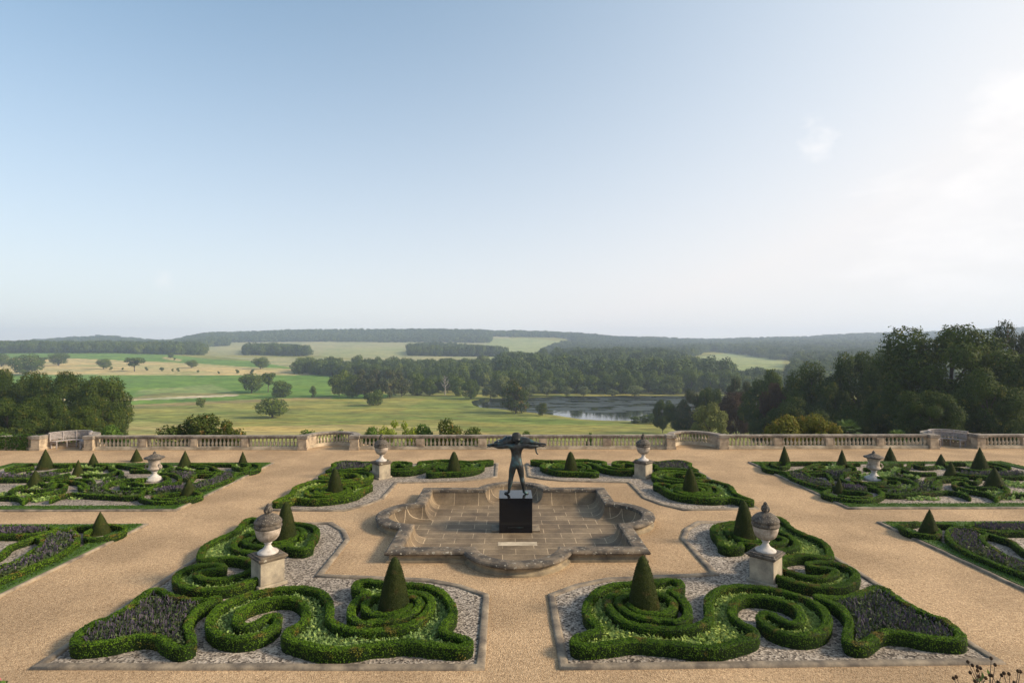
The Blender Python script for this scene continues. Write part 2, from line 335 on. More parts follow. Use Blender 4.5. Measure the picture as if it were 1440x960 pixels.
# ================================================================ PARTERRE BEDS  (local a,b -> quadrant)
def quad(q):
    sx = 1 if q in ('fr', 'br') else -1
    if q in ('fr', 'fl'): return lambda a, b: (XC + sx * a, YC - b)
    return lambda a, b: (XC + sx * a, YC + b * .965)
LOOK = {'fr': 'nearest right quarter', 'fl': 'nearest left quarter', 'br': 'far right quarter', 'bl': 'far left quarter'}
OUT = [(.74, 6.15), (1.4, 5.62), (2.2, 5.28), (4.92, 4.98), (4.95, 2.35), (5.35, 1.45), (5.95, .74), (8.55, .85), (8.55, 8.95), (.74, 9.05)]
def kerb(pts, wd, h, name, parent=None, mat='kerb', closed=True, z=0.0):
    """rounded stone edging swept along a closed outline, with slightly uneven stones"""
    P = [np.array(p, float) for p in pts]; n = len(P); dense = []
    for i in range(n if closed else n - 1):
        a, b = P[i], P[(i + 1) % n]; k = max(1, int(np.linalg.norm(b - a) / .5))
        for j in range(k): dense.append(a + (b - a) * j / k)
    if not closed: dense.append(P[-1])
    P = dense; n = len(P); vs = []; fs = []; prof = [(-.5, 0), (-.5, .6), (-.3, .95), (.3, 1), (.5, .6), (.5, 0)]; m = len(prof)
    for i, p in enumerate(P):
        d = P[(i + 1) % n] - P[i - 1] if closed or 0 < i < n - 1 else (P[1] - P[0] if i == 0 else P[-1] - P[-2])
        d0 = p - P[i - 1]; d1 = P[(i + 1) % n] - p
        nd = np.array([-d[1], d[0]]); nd /= max(np.linalg.norm(nd), 1e-6)
        l0, l1 = np.linalg.norm(d0), np.linalg.norm(d1)
        cs = max(.5, np.dot(nd, np.array([-d1[1], d1[0]]) / max(l1, 1e-6))) if l1 > 0 and (closed or 0 < i < n - 1) else 1
        jit = random.uniform(-.006, .006)
        for u, v in prof: q = p + nd * (u * wd / cs + jit); vs.append((q[0], q[1], z - .03 if v == 0 else z + h * v + jit))
    for i in range(n if closed else n - 1):
        i2 = (i + 1) % n
        for k in range(m - 1): fs.append((i * m + k, i2 * m + k, i2 * m + k + 1, i * m + k + 1))
    if not closed: fs += [tuple(range(m)), tuple((n - 1) * m + k for k in range(m))[::-1]]
    return MB().add(vs, fs).build(name, M[mat], parent, smooth=True)
for q in ('fr', 'fl', 'br', 'bl'):
    T = quad(q); pts = [T(a, b) for a, b in OUT]
    o = plane('gravel_bed', pts, .012, M['bedgravel'])
    k = kerb(pts, .17, .055, 'stone_edging')
    tag(k, 'low stone edging round the gravel bed of the %s' % LOOK[q], 'edging', 'stone edgings of the central beds')

# ================================================================ HEDGES
def hedge_mesh(paths, wd, h, seed=0, tuft=900, leaf=.03, name='box_hedge', zs=0.0):
    """clipped box hedging: swept rounded-square section roughened by noise, bristling with little leaves"""
    V = []; Fc = []; LP = []; LN = []
    prof = [(-.48, .0), (-.52, .45), (-.53, .88), (-.46, .99), (-.15, 1.0), (.15, 1.0), (.46, .99), (.53, .88), (.52, .45), (.48, .0)]; m = len(prof)
    base = 0
    for (pts, closed) in paths:
        P = smooth_path(pts, closed, .07); n = len(P)
        D = np.roll(P, -1, 0) - np.roll(P, 1, 0)
        if not closed: D[0] = P[1] - P[0]; D[-1] = P[-1] - P[-2]
        Nn = unit(np.stack([-D[:, 1], D[:, 0]], 1)); rows = []
        for i in range(n):
            p = P[i]; q = noise.noise(Vector((p[0] * 1.3, p[1] * 1.3, seed))); ww = wd * (1 + .16 * q); hh = h * (1 + .10 * noise.noise(Vector((p[0] * .9, p[1] * .9, seed + 5))))
            tp = 1.0
            if not closed:
                e = min(i, n - 1 - i); tp = min(1.0, .55 + e * .15)
            for (u, v) in prof:
                j = noise.noise(Vector((p[0] * 7 + u * 9, p[1] * 7, v * 5 + seed))) * .022
                x = p + Nn[i] * (u * ww * tp + (j if u > 0 else -j)); rows.append((x[0], x[1], zs + v * hh + (j if v > .5 else 0)))
        rows = np.array(rows); V.append(rows); idx = np.arange(n * m).reshape(n, m)
        r = range(n) if closed else range(n - 1)
        for i in r:
            i2 = (i + 1) % n
            for k in range(m - 1): Fc.append((base + idx[i, k], base + idx[i2, k], base + idx[i2, k + 1], base + idx[i, k + 1]))
        # leaves over the surface
        A = rows.reshape(n, m, 3)
        seg = n if closed else n - 1; L = seg * .07; cnt = int(L * (2 * h + wd) * tuft)
        ii = rng.integers(0, seg, cnt); kk = rng.choice(m - 1, cnt, p=np.array([.9, 1.9, 1.5, 2.4, 2.4, 2.4, 1.5, 1.9, .9]) / 15.8); s = rng.random((cnt, 1)); u = rng.random((cnt, 1))  # sparser leaves down the sides, so the shade-coloured core darkens them
        i2 = (ii + 1) % n; a, b_, c, d = A[ii, kk], A[i2, kk], A[i2, kk + 1], A[ii, kk + 1]
        pt = (a * (1 - s) + b_ * s) * (1 - u) + (d * (1 - s) + c * s) * u
        nn = unit(np.cross(b_ - a, d - a)); cen = (A[ii, 0] + A[ii, m - 1]) / 2 + np.array([0, 0, h * .5]); sgn = np.sign(np.sum(nn * (pt - cen), 1, keepdims=True)); nn = nn * sgn
        LP.append(pt + nn * rng.uniform(-.004, .016, (cnt, 1))); LN.append(nn)
        if not closed:      # rounded ends
            for e, dirn in ((0, -1), (n - 1, 1)):
                c3 = int(120 * tuft / 900); dd = unit(rng.normal(0, 1, (c3, 3))); t_ = D[e] / max(np.linalg.norm(D[e]), 1e-6) * dirn
                dd[:, :2] += t_ * .8; LP.append(np.array([*P[e], zs + h * .55]) + dd * np.array([wd * .32, wd * .32, h * .42])); LN.append(unit(dd))
                Fc.append(tuple(base + idx[e, k] for k in (0, 3, 6, 9)))
        base += n * m
    V = np.concatenate(V); LP = np.concatenate(LP); LN = np.concatenate(LN)
    q, f = leaf_quads(LP, LN, leaf, 1.5, .42)
    me = mesh_np(name, np.concatenate([V, q]), np.concatenate([np.array(Fc, np.int32), f + len(V)]), False, M['boxcore_shade'])
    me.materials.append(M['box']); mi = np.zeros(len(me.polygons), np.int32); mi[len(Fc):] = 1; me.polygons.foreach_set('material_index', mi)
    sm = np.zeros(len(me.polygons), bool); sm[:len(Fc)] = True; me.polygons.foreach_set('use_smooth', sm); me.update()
    return me
ZT = .25
def loc(px, py, z=ZT):
    p = unp(px, py, z); return (p.x - XC, YC - p.y)
R1 = lambda X, Y: loc(760 + X / 6.857, 800 + Y / 6.857)
R2 = lambda X, Y: loc(940 + X / 6.0, 800 + Y / 6.0)
R3 = lambda X, Y: loc(1140 + X / 5.538, 800 + Y / 5.538)
bodyloop = [R2(*p) for p in [(0, 500), (120, 490), (250, 470), (325, 430), (345, 380), (335, 300), (345, 235), (390, 180), (470, 150), (600, 138), (800, 150), (980, 185), (1150, 240), (1270, 310), (1335, 390), (1335, 460), (1280, 520), (1150, 555), (1000, 540), (870, 495), (795, 435), (775, 385), (820, 358), (880, 378), (960, 425), (1050, 455), (1110, 425), (1115, 370), (1060, 310), (950, 262), (800, 228), (650, 222), (565, 262), (535, 330), (555, 400), (630, 455), (705, 500), (730, 545), (670, 580), (570, 610), (430, 645), (280, 650), (120, 635), (0, 615)]] \
    + [R1(*p) for p in [(1100, 695), (950, 680), (800, 690), (650, 710), (500, 725), (390, 730), (325, 705), (340, 665), (420, 630), (510, 605), (570, 570), (530, 510), (475, 460), (440, 400), (455, 320), (500, 250), (550, 200), (630, 165), (730, 140), (860, 130), (1000, 122), (1130, 112), (1240, 95), (1320, 110)]] \
    + [R2(90, 105), R2(108, 140), R2(85, 165), R2(40, 172), R2(5, 178)]
spiral = [R2(5, 178), R2(58, 205), R2(115, 250), R2(158, 320), R2(160, 385), R2(115, 425), R2(50, 442)] + [R1(*p) for p in [(1234, 482), (1100, 478), (980, 460), (860, 420), (785, 370), (750, 310), (790, 262), (870, 240), (1000, 228), (1130, 232), (1230, 270), (1285, 330), (1270, 385), (1190, 415), (1080, 425), (960, 405), (880, 370), (850, 330)]]
neckring = [R2(0, 500)] + [R1(*p) for p in [(1100, 560), (950, 540), (820, 500), (730, 440), (670, 370), (645, 300), (680, 245), (760, 215), (880, 200), (960, 196)]]
lavloop = [R3(*p) for p in [(45, 205), (180, 213), (320, 203), (430, 168), (500, 135), (575, 145), (650, 205), (760, 275), (900, 345), (1035, 390), (1125, 455), (1170, 515), (1140, 545), (1000, 538), (850, 520), (720, 492), (600, 482), (520, 495), (470, 535), (410, 570), (335, 572), (285, 545), (290, 470), (300, 400), (265, 330), (185, 262)]]
SB = .965
sw = lambda pts: [(b * SB, a) for a, b in pts]        # the second arm mirrors the first about the bed's diagonal
armA = [(bodyloop, False), (spiral, False), (neckring, False)]
armB = [(sw(bodyloop), False), (sw(spiral), False), (sw(neckring), False)]
HW, HH = .15, .26
def place(paths, T): return [([T(a, b) for a, b in p], c) for p, c in paths]
def fill_points(poly, n, keep_off=None, dist=.16):
    poly = [tuple(p[:2]) for p in poly]; P = smooth_path(poly, True, .15); x0, y0 = P.min(0); x1, y1 = P.max(0)
    pt = rng.uniform((x0, y0), (x1, y1), (n, 2)); pt = pt[inpoly(pt[:, 0], pt[:, 1], P)]
    if keep_off is not None:
        K = np.concatenate([smooth_path(p, c, .12) for p, c in keep_off]); keep = np.ones(len(pt), bool)
        for i in range(0, len(pt), 400): keep[i:i + 400] = (np.linalg.norm(pt[i:i + 400, None] - K[None], axis=2).min(1) > dist)
        pt = pt[keep]
    return pt
def clump_mesh(pt, h, spread, nl, leaf, mats, name, frac=0, flower_h=None, aspect=1.8, zs=.02):
    """ground planting: each point is a little clump of leaves (and upright flower spikes)"""
    n = len(pt); hh = h * rng.uniform(.65, 1.2, n)
    P = np.repeat(np.column_stack([pt, np.full(n, zs)]), nl, 0); H = np.repeat(hh, nl); d = unit(rng.normal(0, 1, (n * nl, 3))); d[:, 2] = abs(d[:, 2])
    P = P + d * np.column_stack([np.full(n * nl, spread), np.full(n * nl, spread), H]) * rng.uniform(.5, 1.0, (n * nl, 1))
    v, f = leaf_quads(P, d, leaf, aspect, .5); nf0 = len(f)
    if frac:
        m_ = int(n * frac); idx = rng.integers(0, n, m_); q = np.column_stack([pt[idx] + rng.normal(0, spread * .8, (m_, 2)), zs + flower_h * rng.uniform(.7, 1.15, m_)])
        up = np.zeros((m_, 4, 3)); a = rng.uniform(0, math.pi, m_); w_ = leaf * .28; dx = np.column_stack([np.cos(a) * w_, np.sin(a) * w_, np.zeros(m_)]); lean = rng.normal(0, .02, (m_, 3)); lean[:, 2] = .07
        up[:, 0] = q - dx * .6; up[:, 1] = q + dx * .6; up[:, 2] = q + lean + dx; up[:, 3] = q + lean - dx
        v = np.concatenate([v, up.reshape(-1, 3)]); f = np.concatenate([f, np.arange(m_ * 4).reshape(-1, 4) + nf0 * 4])
    me = mesh_np(name, v, f, False, mats[0])
    if len(mats) > 1:
        me.materials.append(mats[1]); mi = np.zeros(len(f), np.int32); mi[nf0:] = 1; me.polygons.foreach_set('material_index', mi)
    return me
for q in ('fr', 'fl', 'br', 'bl'):
    T = quad(q); near = q in ('fr', 'fl'); td = 3200 if near else 1500; lf = .0175 if near else .026
    side = 'right' if q in ('fr', 'br') else 'left'; row = 'near' if near else 'far'
    a_txt = 'along the front edge' if near else 'along the edge by the balustrade'
    for paths, txt in ((armA, a_txt), (armB, 'beside the %s side walk' % side)):
        pp = place(paths, T)
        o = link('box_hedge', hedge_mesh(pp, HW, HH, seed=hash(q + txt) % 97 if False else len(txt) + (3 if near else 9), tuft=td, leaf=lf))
        tag(o, 'box hedge scroll %s, %s' % (txt, LOOK[q]), 'hedge', 'clipped box hedges of the central garden')
        pts = fill_points(pp[0][0], 8200 if near else 3800, pp, .10)
        # the centre of the scroll is gravel: the loop's inside is planted only
        me = clump_mesh(pts, .15, .055, 14, .034 if near else .06, [M['sage']], 'variegated_planting')
        o = link('variegated_planting', me); tag(o, 'pale leafy planting inside scroll hedge %s, %s' % (txt, LOOK[q]), 'planting', 'pale planting inside the scroll hedges', 'stuff')
    lp = [T(a, b) for a, b in lavloop]
    o = link('box_hedge', hedge_mesh([(lp, True)], HW * .95, HH, seed=31, tuft=td, leaf=lf))
    tag(o, 'kite-shaped clipped box hedge round lavender in the outer corner of the %s' % LOOK[q], 'hedge', 'clipped box hedges of the central garden')
    pts = fill_points(lp, 5200 if near else 2600, [(lp, True)], .14)
    me = clump_mesh(pts, .24, .05, 9, .032 if near else .05, [M['lavgreen'], M['lavflower']], 'lavender', .42, .21, aspect=2.6)
    o = link('lavender', me); tag(o, 'purple lavender filling the kite-shaped hedge of the %s' % LOOK[q], 'lavender', 'lavender beds', 'stuff')

# ================================================================ SIDE PLOTS
def wl(px, py, z=.2): p = unp(px, py, z); return (p.x, p.y)
S1 = lambda X, Y: wl(X / 7.2, 625 + Y / 7.2)
S2 = lambda X, Y: wl(190 + X / 6.857, 625 + Y / 6.857)
S3 = lambda X, Y: wl(X / 6.0, 715 + Y / 6.0)
far_lines = [
 [S2(*p) for p in [(940, 195), (965, 215), (1040, 222), (1105, 200), (1085, 182), (1020, 178)]],
 [S2(*p) for p in [(1080, 178), (1160, 180), (1200, 200), (1190, 228), (1130, 250), (980, 275), (930, 325), (800, 375), (700, 405), (600, 430), (555, 430)]],
 [S2(*p) for p in [(980, 272), (850, 258), (780, 288), (740, 320), (640, 348), (590, 372), (535, 358), (560, 310), (590, 285), (680, 285), (760, 285)]],
 [S2(*p) for p in [(530, 190), (640, 192), (740, 212), (800, 242), (850, 258)]],
 [S2(*p) for p in [(400, 215), (500, 240), (620, 248), (690, 235), (675, 218), (600, 215)]],
 [S2(*p) for p in [(560, 440), (640, 475), (600, 500), (500, 525), (350, 545), (200, 545), (90, 520), (45, 485), (90, 440), (180, 400), (280, 360), (330, 325)]],
 [S2(*p) for p in [(430, 455), (300, 465), (190, 485), (170, 500), (240, 520), (400, 512), (480, 498)]],
 [S2(*p) for p in [(110, 320), (20, 335), (15, 365), (100, 380), (230, 375), (330, 355), (300, 305), (265, 300)]],
 [S2(*p) for p in [(250, 268), (380, 280), (435, 318), (420, 350), (330, 385), (430, 390), (540, 395)]],
 [S2(*p) for p in [(0, 200), (80, 190), (135, 187)]], [S2(*p) for p in [(-40, 240), (100, 240), (200, 235)]], [S2(*p) for p in [(250, 190), (320, 190), (345, 215), (290, 235)]],
 [S2(*p) for p in [(540, 175), (700, 180), (860, 180), (960, 185)]],
 [S2(*p) for p in [(340, 240), (420, 255), (560, 262), (800, 262)]],
 [S1(*p) for p in [(515, 548), (600, 510), (750, 487), (900, 500), (1100, 510), (1300, 520), (1440, 505)]],
 [S1(*p) for p in [(240, 560), (300, 520), (450, 490), (600, 458), (668, 420), (640, 393), (550, 398), (515, 435), (400, 450), (230, 455)]],
 [S1(*p) for p in [(-60, 525), (0, 522), (120, 520), (200, 530), (240, 560)]],
 [S1(*p) for p in [(130, 495), (105, 470), (170, 430), (260, 410)]],
 [S1(*p) for p in [(540, 372), (700, 363), (820, 378), (882, 420), (875, 455), (840, 445), (800, 410)]],
 [S1(*p) for p in [(-60, 345), (0, 343), (200, 342), (350, 338), (500, 328), (620, 310), (700, 288)]],
 [S1(*p) for p in [(160, 292), (115, 280), (130, 260), (220, 235), (330, 222)]],
 [S1(*p) for p in [(280, 268), (350, 285), (500, 268), (600, 245), (700, 232), (720, 208)]],
 [S1(*p) for p in [(850, 300), (1000, 300), (1120, 288), (1200, 262), (1235, 285), (1200, 320), (1060, 350)]],
 [S1(*p) for p in [(830, 230), (980, 238), (1060, 215)]], [S1(*p) for p in [(960, 195), (1040, 198), (1110, 212), (1120, 235), (1180, 245)]],
 [S1(*p) for p in [(1440, 345), (1300, 345), (1150, 372), (1055, 420), (1100, 458), (1200, 468), (1440, 462), (1560, 445)]],
 [S1(*p) for p in [(1400, 375), (1260, 385), (1235, 405), (1270, 430), (1440, 437), (1500, 430)]],
 [S1(*p) for p in [(860, 345), (930, 360), (960, 385)]], [S1(*p) for p in [(530, 200), (640, 198), (760, 195)]], [S1(*p) for p in [(560, 348), (720, 345), (860, 345)]],
 [S1(*p) for p in [(1180, 200), (1300, 215), (1440, 235)]], [S1(*p) for p in [(60, 240), (180, 215), (330, 195)]],
 [S1(*p) for p in [(380, 360), (440, 390), (520, 380), (530, 350)]]]
near_lines = [
 [S3(*p) for p in [(780, 165), (735, 195), (728, 225), (750, 245), (850, 240), (980, 212), (1050, 175), (1030, 145), (900, 128)]],
 [S3(*p) for p in [(-400, 740), (-200, 680), (0, 595), (200, 515), (400, 430), (550, 355), (640, 285), (650, 230), (600, 180), (480, 185), (300, 235), (200, 265), (100, 300), (50, 345), (-30, 400), (-200, 470)]],
 [S3(*p) for p in [(-200, 560), (0, 482), (150, 428), (280, 350), (350, 300), (358, 260), (315, 238)]],
 [S3(*p) for p in [(-300, 165), (-100, 150), (0, 148), (200, 142), (400, 150), (470, 165), (400, 190), (250, 212), (0, 215), (-200, 222)]],
 [S3(*p) for p in [(560, 172), (620, 152), (700, 148), (790, 145)]]]
lav_far = [[S2(*p) for p in [(540, 385), (600, 355), (780, 318), (850, 272), (960, 278), (900, 340), (700, 392), (580, 420)]],
           [S1(*p) for p in [(880, 375), (1060, 365), (1250, 305), (1280, 330), (1150, 350), (1060, 400), (1080, 465), (1250, 480), (1430, 480), (1430, 500), (1100, 495), (900, 485), (760, 475), (900, 450)]],
           [S2(*p) for p in [(350, 255), (560, 268), (540, 300), (500, 320), (440, 300)]], [S1(*p) for p in [(-40, 290), (250, 300), (600, 290), (500, 318), (200, 330), (-40, 330)]],
           [S2(*p) for p in [(230, 425), (420, 400), (520, 410), (440, 430), (240, 445)]]]
lav_near = [[S3(*p) for p in [(380, 240), (500, 200), (590, 205), (620, 260), (550, 335), (400, 405), (0, 560), (-150, 620), (-150, 560), (0, 505), (280, 375), (365, 300)]],
            [S3(*p) for p in [(-250, 175), (0, 165), (380, 165), (250, 200), (0, 203), (-250, 210)]]]
PMX, PMY = XC - 18.12, 13.1        # the near side gardens repeat their scrolls about their own middle lines
near_lines = near_lines + [[(2 * PMX - x, y) for x, y in p] for p in near_lines[:1] + near_lines[3:]]; near_lines = near_lines + [[(x, 2 * PMY - y) for x, y in p] for p in near_lines if min(q[1] for q in p) > 13.0]
lav_near = lav_near + [[(2 * PMX - x, y) for x, y in p] for p in lav_near[1:]]; lav_near = lav_near + [[(x, 2 * PMY - y) for x, y in p] for p in lav_near if min(q[1] for q in p) > 13.0]
mirror = lambda pts: [(2 * XC - x, y) for x, y in pts]
def shift(pts, dx): return [(x + dx, y) for x, y in pts]
XI, XO, Y0, Y1 = 11.85, 24.4, 19.95, 28.0        # far side plots: inner/outer |x|, front and back
YN1, YN0 = 18.2, 8.0
def grass_ring(x0, x1, y0, y1, wd, sgn):
    o = [(x0, y0), (x1, y0), (x1, y1), (x0, y1)]; i = [(x0 + wd, y0 + wd), (x1 - wd, y0 + wd), (x1 - wd, y1 - wd), (x0 + wd, y1 - wd)]
    f = lambda p, z: (XC + sgn * p[0], p[1], z); mb = MB(); vs = [f(p, .07) for p in o] + [f(p, .07) for p in i] + [f(p, -.02) for p in o] + [f(p, -.02) for p in i]
    mb.add(vs, [(k, (k + 1) % 4, 4 + (k + 1) % 4, 4 + k) for k in range(4)] + [(k, 8 + k, 8 + (k + 1) % 4, (k + 1) % 4) for k in range(4)] + [(4 + k, 4 + (k + 1) % 4, 12 + (k + 1) % 4, 12 + k) for k in range(4)])
    return mb, o, i, f
m, t, b = new_mat('lawn'); n1 = nz(t, 1.5, 5); r1 = ramp(t, n1.outputs['Fac'], [(.3, (.035, .080, .010)), (.7, (.065, .125, .018))]); n2 = nz(t, 60, 3); r2 = ramp(t, n2.outputs['Fac'], [(.3, (.7,) * 3), (.7, (1.2,) * 3)])
t.links.new(mix(t, r1.outputs[0], r2.outputs[0], 1, 'MULTIPLY'), b.inputs['Base Color']); b.inputs['Roughness'].default_value = .9; bump(t, b, n2.outputs['Fac'], .9, .02); M['lawn'] = m
for sgn, sd_ in ((-1, 'left'), (1, 'right')):
    for far in (True, False):
        y0, y1 = (Y0, Y1) if far else (YN0, YN1); x0, x1 = XI, XO; wh = ('large %s side garden' if far else 'near %s side garden') % sd_
        mb, o_, i_, f = grass_ring(x0, x1, y0, y1, .42, sgn)
        g = mb.build('grass_strip', M['lawn']); tag(g, 'band of mown grass edging the ' + wh, 'grass', 'mown grass edgings', 'stuff')
        gn = 9000; u_ = rng.random(gn) * 2 * ((x1 - x0) + (y1 - y0)); w2 = rng.uniform(.02, .41, gn); L1, L2 = x1 - x0, y1 - y0
        gx = np.where(u_ < L1, x0 + u_, np.where(u_ < L1 + L2, x1 - w2, np.where(u_ < 2 * L1 + L2, x1 - (u_ - L1 - L2), x0 + w2))); gy = np.where(u_ < L1, y0 + w2, np.where(u_ < L1 + L2, y0 + u_ - L1, np.where(u_ < 2 * L1 + L2, y1 - w2, y1 - (u_ - 2 * L1 - L2))))
        gv, gf = leaf_quads(np.column_stack([XC + sgn * gx, gy, np.full(gn, .08)]), np.tile([0, -.7, .7], (gn, 1)), .032, 1.6, .5); link('grass_blades', mesh_np('grass_blades', gv, gf, False, M['tuft']), g)
        plane('gravel_bed', [f(p, 0)[:2] for p in i_], .012, M['bedgravel'])
        k = kerb([f(p, 0)[:2] for p in [(x0 - .06, y0 - .06), (x1 + .06, y0 - .06), (x1 + .06, y1 + .06), (x0 - .06, y1 + .06)]], .12, .06, 'stone_edging')
        tag(k, 'low grey stone edging round the grass of the ' + wh, 'edging', 'stone edgings of the side gardens')
        fl = far_lines if far else near_lines; lv = lav_far if far else lav_near
        tr = (lambda p: mirror(p)) if sgn > 0 else (lambda p: p)
        paths = [(tr(p), False) for p in fl]
        o = link('box_hedge', hedge_mesh(paths, .115, .2, seed=11, tuft=900 if far else 1800, leaf=.03 if far else .021))
        tag(o, 'interlacing low box hedge scrolls filling the ' + wh, 'hedge', 'box hedge networks of the side gardens')
        allp = [tr(p) for p in lv]; pts = np.concatenate([fill_points(p, 1600 if far else 3200, paths, .12) for p in allp])
        me = clump_mesh(pts, .2, .08, 7, .055, [M['lavgreen'], M['lavflower']], 'lavender', .28, .19, aspect=2.4)
        tag(link('lavender', me), 'purple and grey lavender between the hedges of the ' + wh, 'lavender', 'lavender beds', 'stuff')
        # green ground planting between the hedge lines (leaves small gravel patches open)
        if far:
            rect = [f(p, 0)[:2] for p in [(x0 + .9, y0 + 1.0), (x1 - .9, y0 + 1.0), (x1 - .9, y1 - .7), (x0 + .9, y1 - .7)]]
            P = rng.uniform((min(p[0] for p in rect), min(p[1] for p in rect)), (max(p[0] for p in rect), max(p[1] for p in rect)), (4200, 2))
            K = np.concatenate([smooth_path(p, c, .15) for p, c in paths]); keep = np.array([noise.noise(Vector((p[0] * .55, p[1] * .9, 3.0))) > .16 and np.min(np.hypot(*(K - p).T)) > .14 for p in P])
            me = clump_mesh(P[keep], .13, .08, 8, .06, [M['sage']], 'green_planting')
            tag(link('green_planting', me), 'soft green ground planting between the scrolls of the ' + wh, 'planting', 'planting of the side gardens', 'stuff')

# ================================================================ CLIPPED YEW CONES
def cone_mesh(hh, rr, pointed, seed, nleaf=2600):
    ns, nr = 28, 22; V = []; 
    for j in range(nr + 1):
        s = j / nr; rad = rr * ((1 - s) ** (.92 if pointed else .56)) * (1 - .06 * (1 - s)); z = s * hh
        for k in range(ns):
            a = 2 * math.pi * k / ns; d = noise.noise(Vector((math.cos(a) * 2.2, math.sin(a) * 2.2, z * 3 + seed))) * .035 * rr / .36
            V.append(((rad + d * (1 - s)) * math.cos(a), (rad + d * (1 - s)) * math.sin(a), z))
    Fc = [(j * ns + k, j * ns + (k + 1) % ns, (j + 1) * ns + (k + 1) % ns, (j + 1) * ns + k) for j in range(nr) for k in range(ns)]
    V = np.array(V); n = nleaf; s = 1 - np.sqrt(rng.random(n)); a = rng.uniform(0, 2 * math.pi, n); rad = rr * ((1 - s) ** (.92 if pointed else .56))
    P = np.column_stack([rad * np.cos(a), rad * np.sin(a), s * hh]); Nn = unit(np.column_stack([np.cos(a), np.sin(a), np.full(n, rr / hh)]))
    q, f = leaf_quads(P + Nn * rng.uniform(-.005, .015, (n, 1)), Nn, .014 * hh, 1.7, .4)
    me = mesh_np('topiary_cone', np.concatenate([V, q]), np.concatenate([np.array(Fc, np.int32), f + len(V)]), False, M['yew'])
    return me
cbull = [cone_mesh(1.1, .36, False, 1, 12000), cone_mesh(1.1, .36, False, 7, 12000)]; cpt = [cone_mesh(1.0, .42, True, 3, 6000), cone_mesh(1.0, .42, True, 9, 6000)]
def cone(x, y, h, r, me, label, base_h, base_r, grp):
    o = link('topiary_cone', me, None, (x, y, 0)); o.scale = (r / base_r, r / base_r, h / base_h); o.rotation_euler = (R(random.uniform(-1.5, 1.5)), R(random.uniform(-1.5, 1.5)), random.uniform(0, 6)); tag(o, label, 'topiary', grp)
for q in ('fr', 'fl', 'br', 'bl'):
    T = quad(q); s_ = 'right' if q[1] == 'r' else 'left'
    for i, (a, b_, h) in enumerate(((2.66, 7.0, 1.23), (6.62, 2.72, 1.25)) if q[0] == 'f' else ((2.61, 6.4, 1.08), (6.8, 2.7, 1.1))):
        x, y = T(a, b_); wh = 'near' if q[0] == 'f' else 'far'
        if i == 0: lab = 'clipped yew cone in the spiral hedge %s of the middle walk, %s row' % (s_, wh)
        else: lab = ('clipped yew cone just behind the nearest %s urn' % s_) if q[0] == 'f' else 'clipped yew cone in front of the far %s urn, beside the %s gravel walk' % (s_, s_)
        cone(x, y, h, .36 if i == 0 else .35, cbull[(i + (q[1] == 'r')) % 2], lab, 1.1, .38, 'clipped yew cones of the central garden')
# side garden cones: photo base / top pixel read off the picture, base taken at ground
CN = [((61, 660), 633, 21, 'large clipped yew cone at the outer back corner of the left side garden', 'l'),
      ((47, 685), 662, 22, 'squat clipped yew cone at the front outer part of the left side garden', 'l'),
      ((107, 670), 648, 15, 'narrow clipped yew cone in the middle of the left side garden, left of its urn', 'l'),
      ((129, 656), 638, 14, 'small clipped yew cone behind the middle of the left side garden', 'l'),
      ((190, 649), 632, 15, 'yew cone on the back edge of the left side garden, left of its urn', 'l'),
      ((258, 659), 635, 19, 'clipped yew cone just right of the urn of the left side garden', 'l'),
      ((340, 654), 636, 13, 'clipped yew cone in the inner back corner of the left side garden', 'l'),
      ((263, 698), 674, 22, 'clipped yew cone in the inner front corner of the left side garden', 'l'),
      ((138, 752), 722, 26, 'single clipped yew cone in the near left side garden', 'l'),
      ((1105, 655), 628, 17, 'clipped yew cone in the inner back corner of the right side garden', 'r'),
      ((1186, 658), 633, 16, 'clipped yew cone just left of the urn of the right side garden', 'r'),
      ((1182, 695), 673, 15, 'clipped yew cone in the inner front corner of the right side garden', 'r'),
      ((1254, 649), 629, 16, 'yew cone on the back edge of the right side garden, right of its urn', 'r'),
      ((1326, 657), 639, 16, 'small clipped yew cone behind the middle of the right side garden', 'r'),
      ((1340, 671), 650, 18, 'clipped yew cone in the middle of the right side garden, right of its urn', 'r'),
      ((1381, 661), 630, 22, 'large clipped yew cone at the outer back corner of the right side garden', 'r'),
      ((1402, 687), 658, 27, 'squat clipped yew cone at the front outer part of the right side garden', 'r'),
      ((1310, 754), 718, 27, 'single clipped yew cone in the near right side garden', 'r')]
for i, ((px, by), ty, wpx, lab, s_) in enumerate(CN):
    p = unp(px, by); D = p.y; h = (by - ty) * D / F * 1.02 + .02; cone(p.x, p.y + .1, h, wpx * D / F / 2 * 1.03, cpt[i % 2], lab, 1.0, .42, 'clipped yew cones of the side gardens')

# ================================================================ STONE BASIN
PC = (XC + .02, 18.45)
def loft(profile, name, mat, parent, smooth=True, cap=False):
    mb = MB(); rings = [basin_ring(o, z) for o, z in profile]; n = len(rings[0]); fs = []
    for j in range(len(rings) - 1):
        for i in range(n): fs.append((j * n + i, j * n + (i + 1) % n, (j + 1) * n + (i + 1) % n, (j + 1) * n + i))
    if cap: fs.append(tuple((len(rings) - 1) * n + i for i in range(n)))
    mb.add([v for r_ in rings for v in r_], fs)
    o = mb.build(name, mat, parent, smooth=False)
    return o
bas = empty('stone_basin', (PC[0], PC[1], 0)); tag(bas, 'wide dry stone basin with straight corners and four rounded lobes round the statue', 'basin')
loft([(-.02, -.05), (-.02, .05), (.03, .075), (.05, .10), (.05, .20)], 'basin_wall', M['poolwall'], bas)
cop = loft([(.06, .185), (-.02, .195), (-.05, .215), (-.06, .245), (-.045, .28), (0, .305), (.06, .31), (.28, .315), (.34, .30), (.355, .26), (.36, .20)], 'coping', M['coping'], bas)
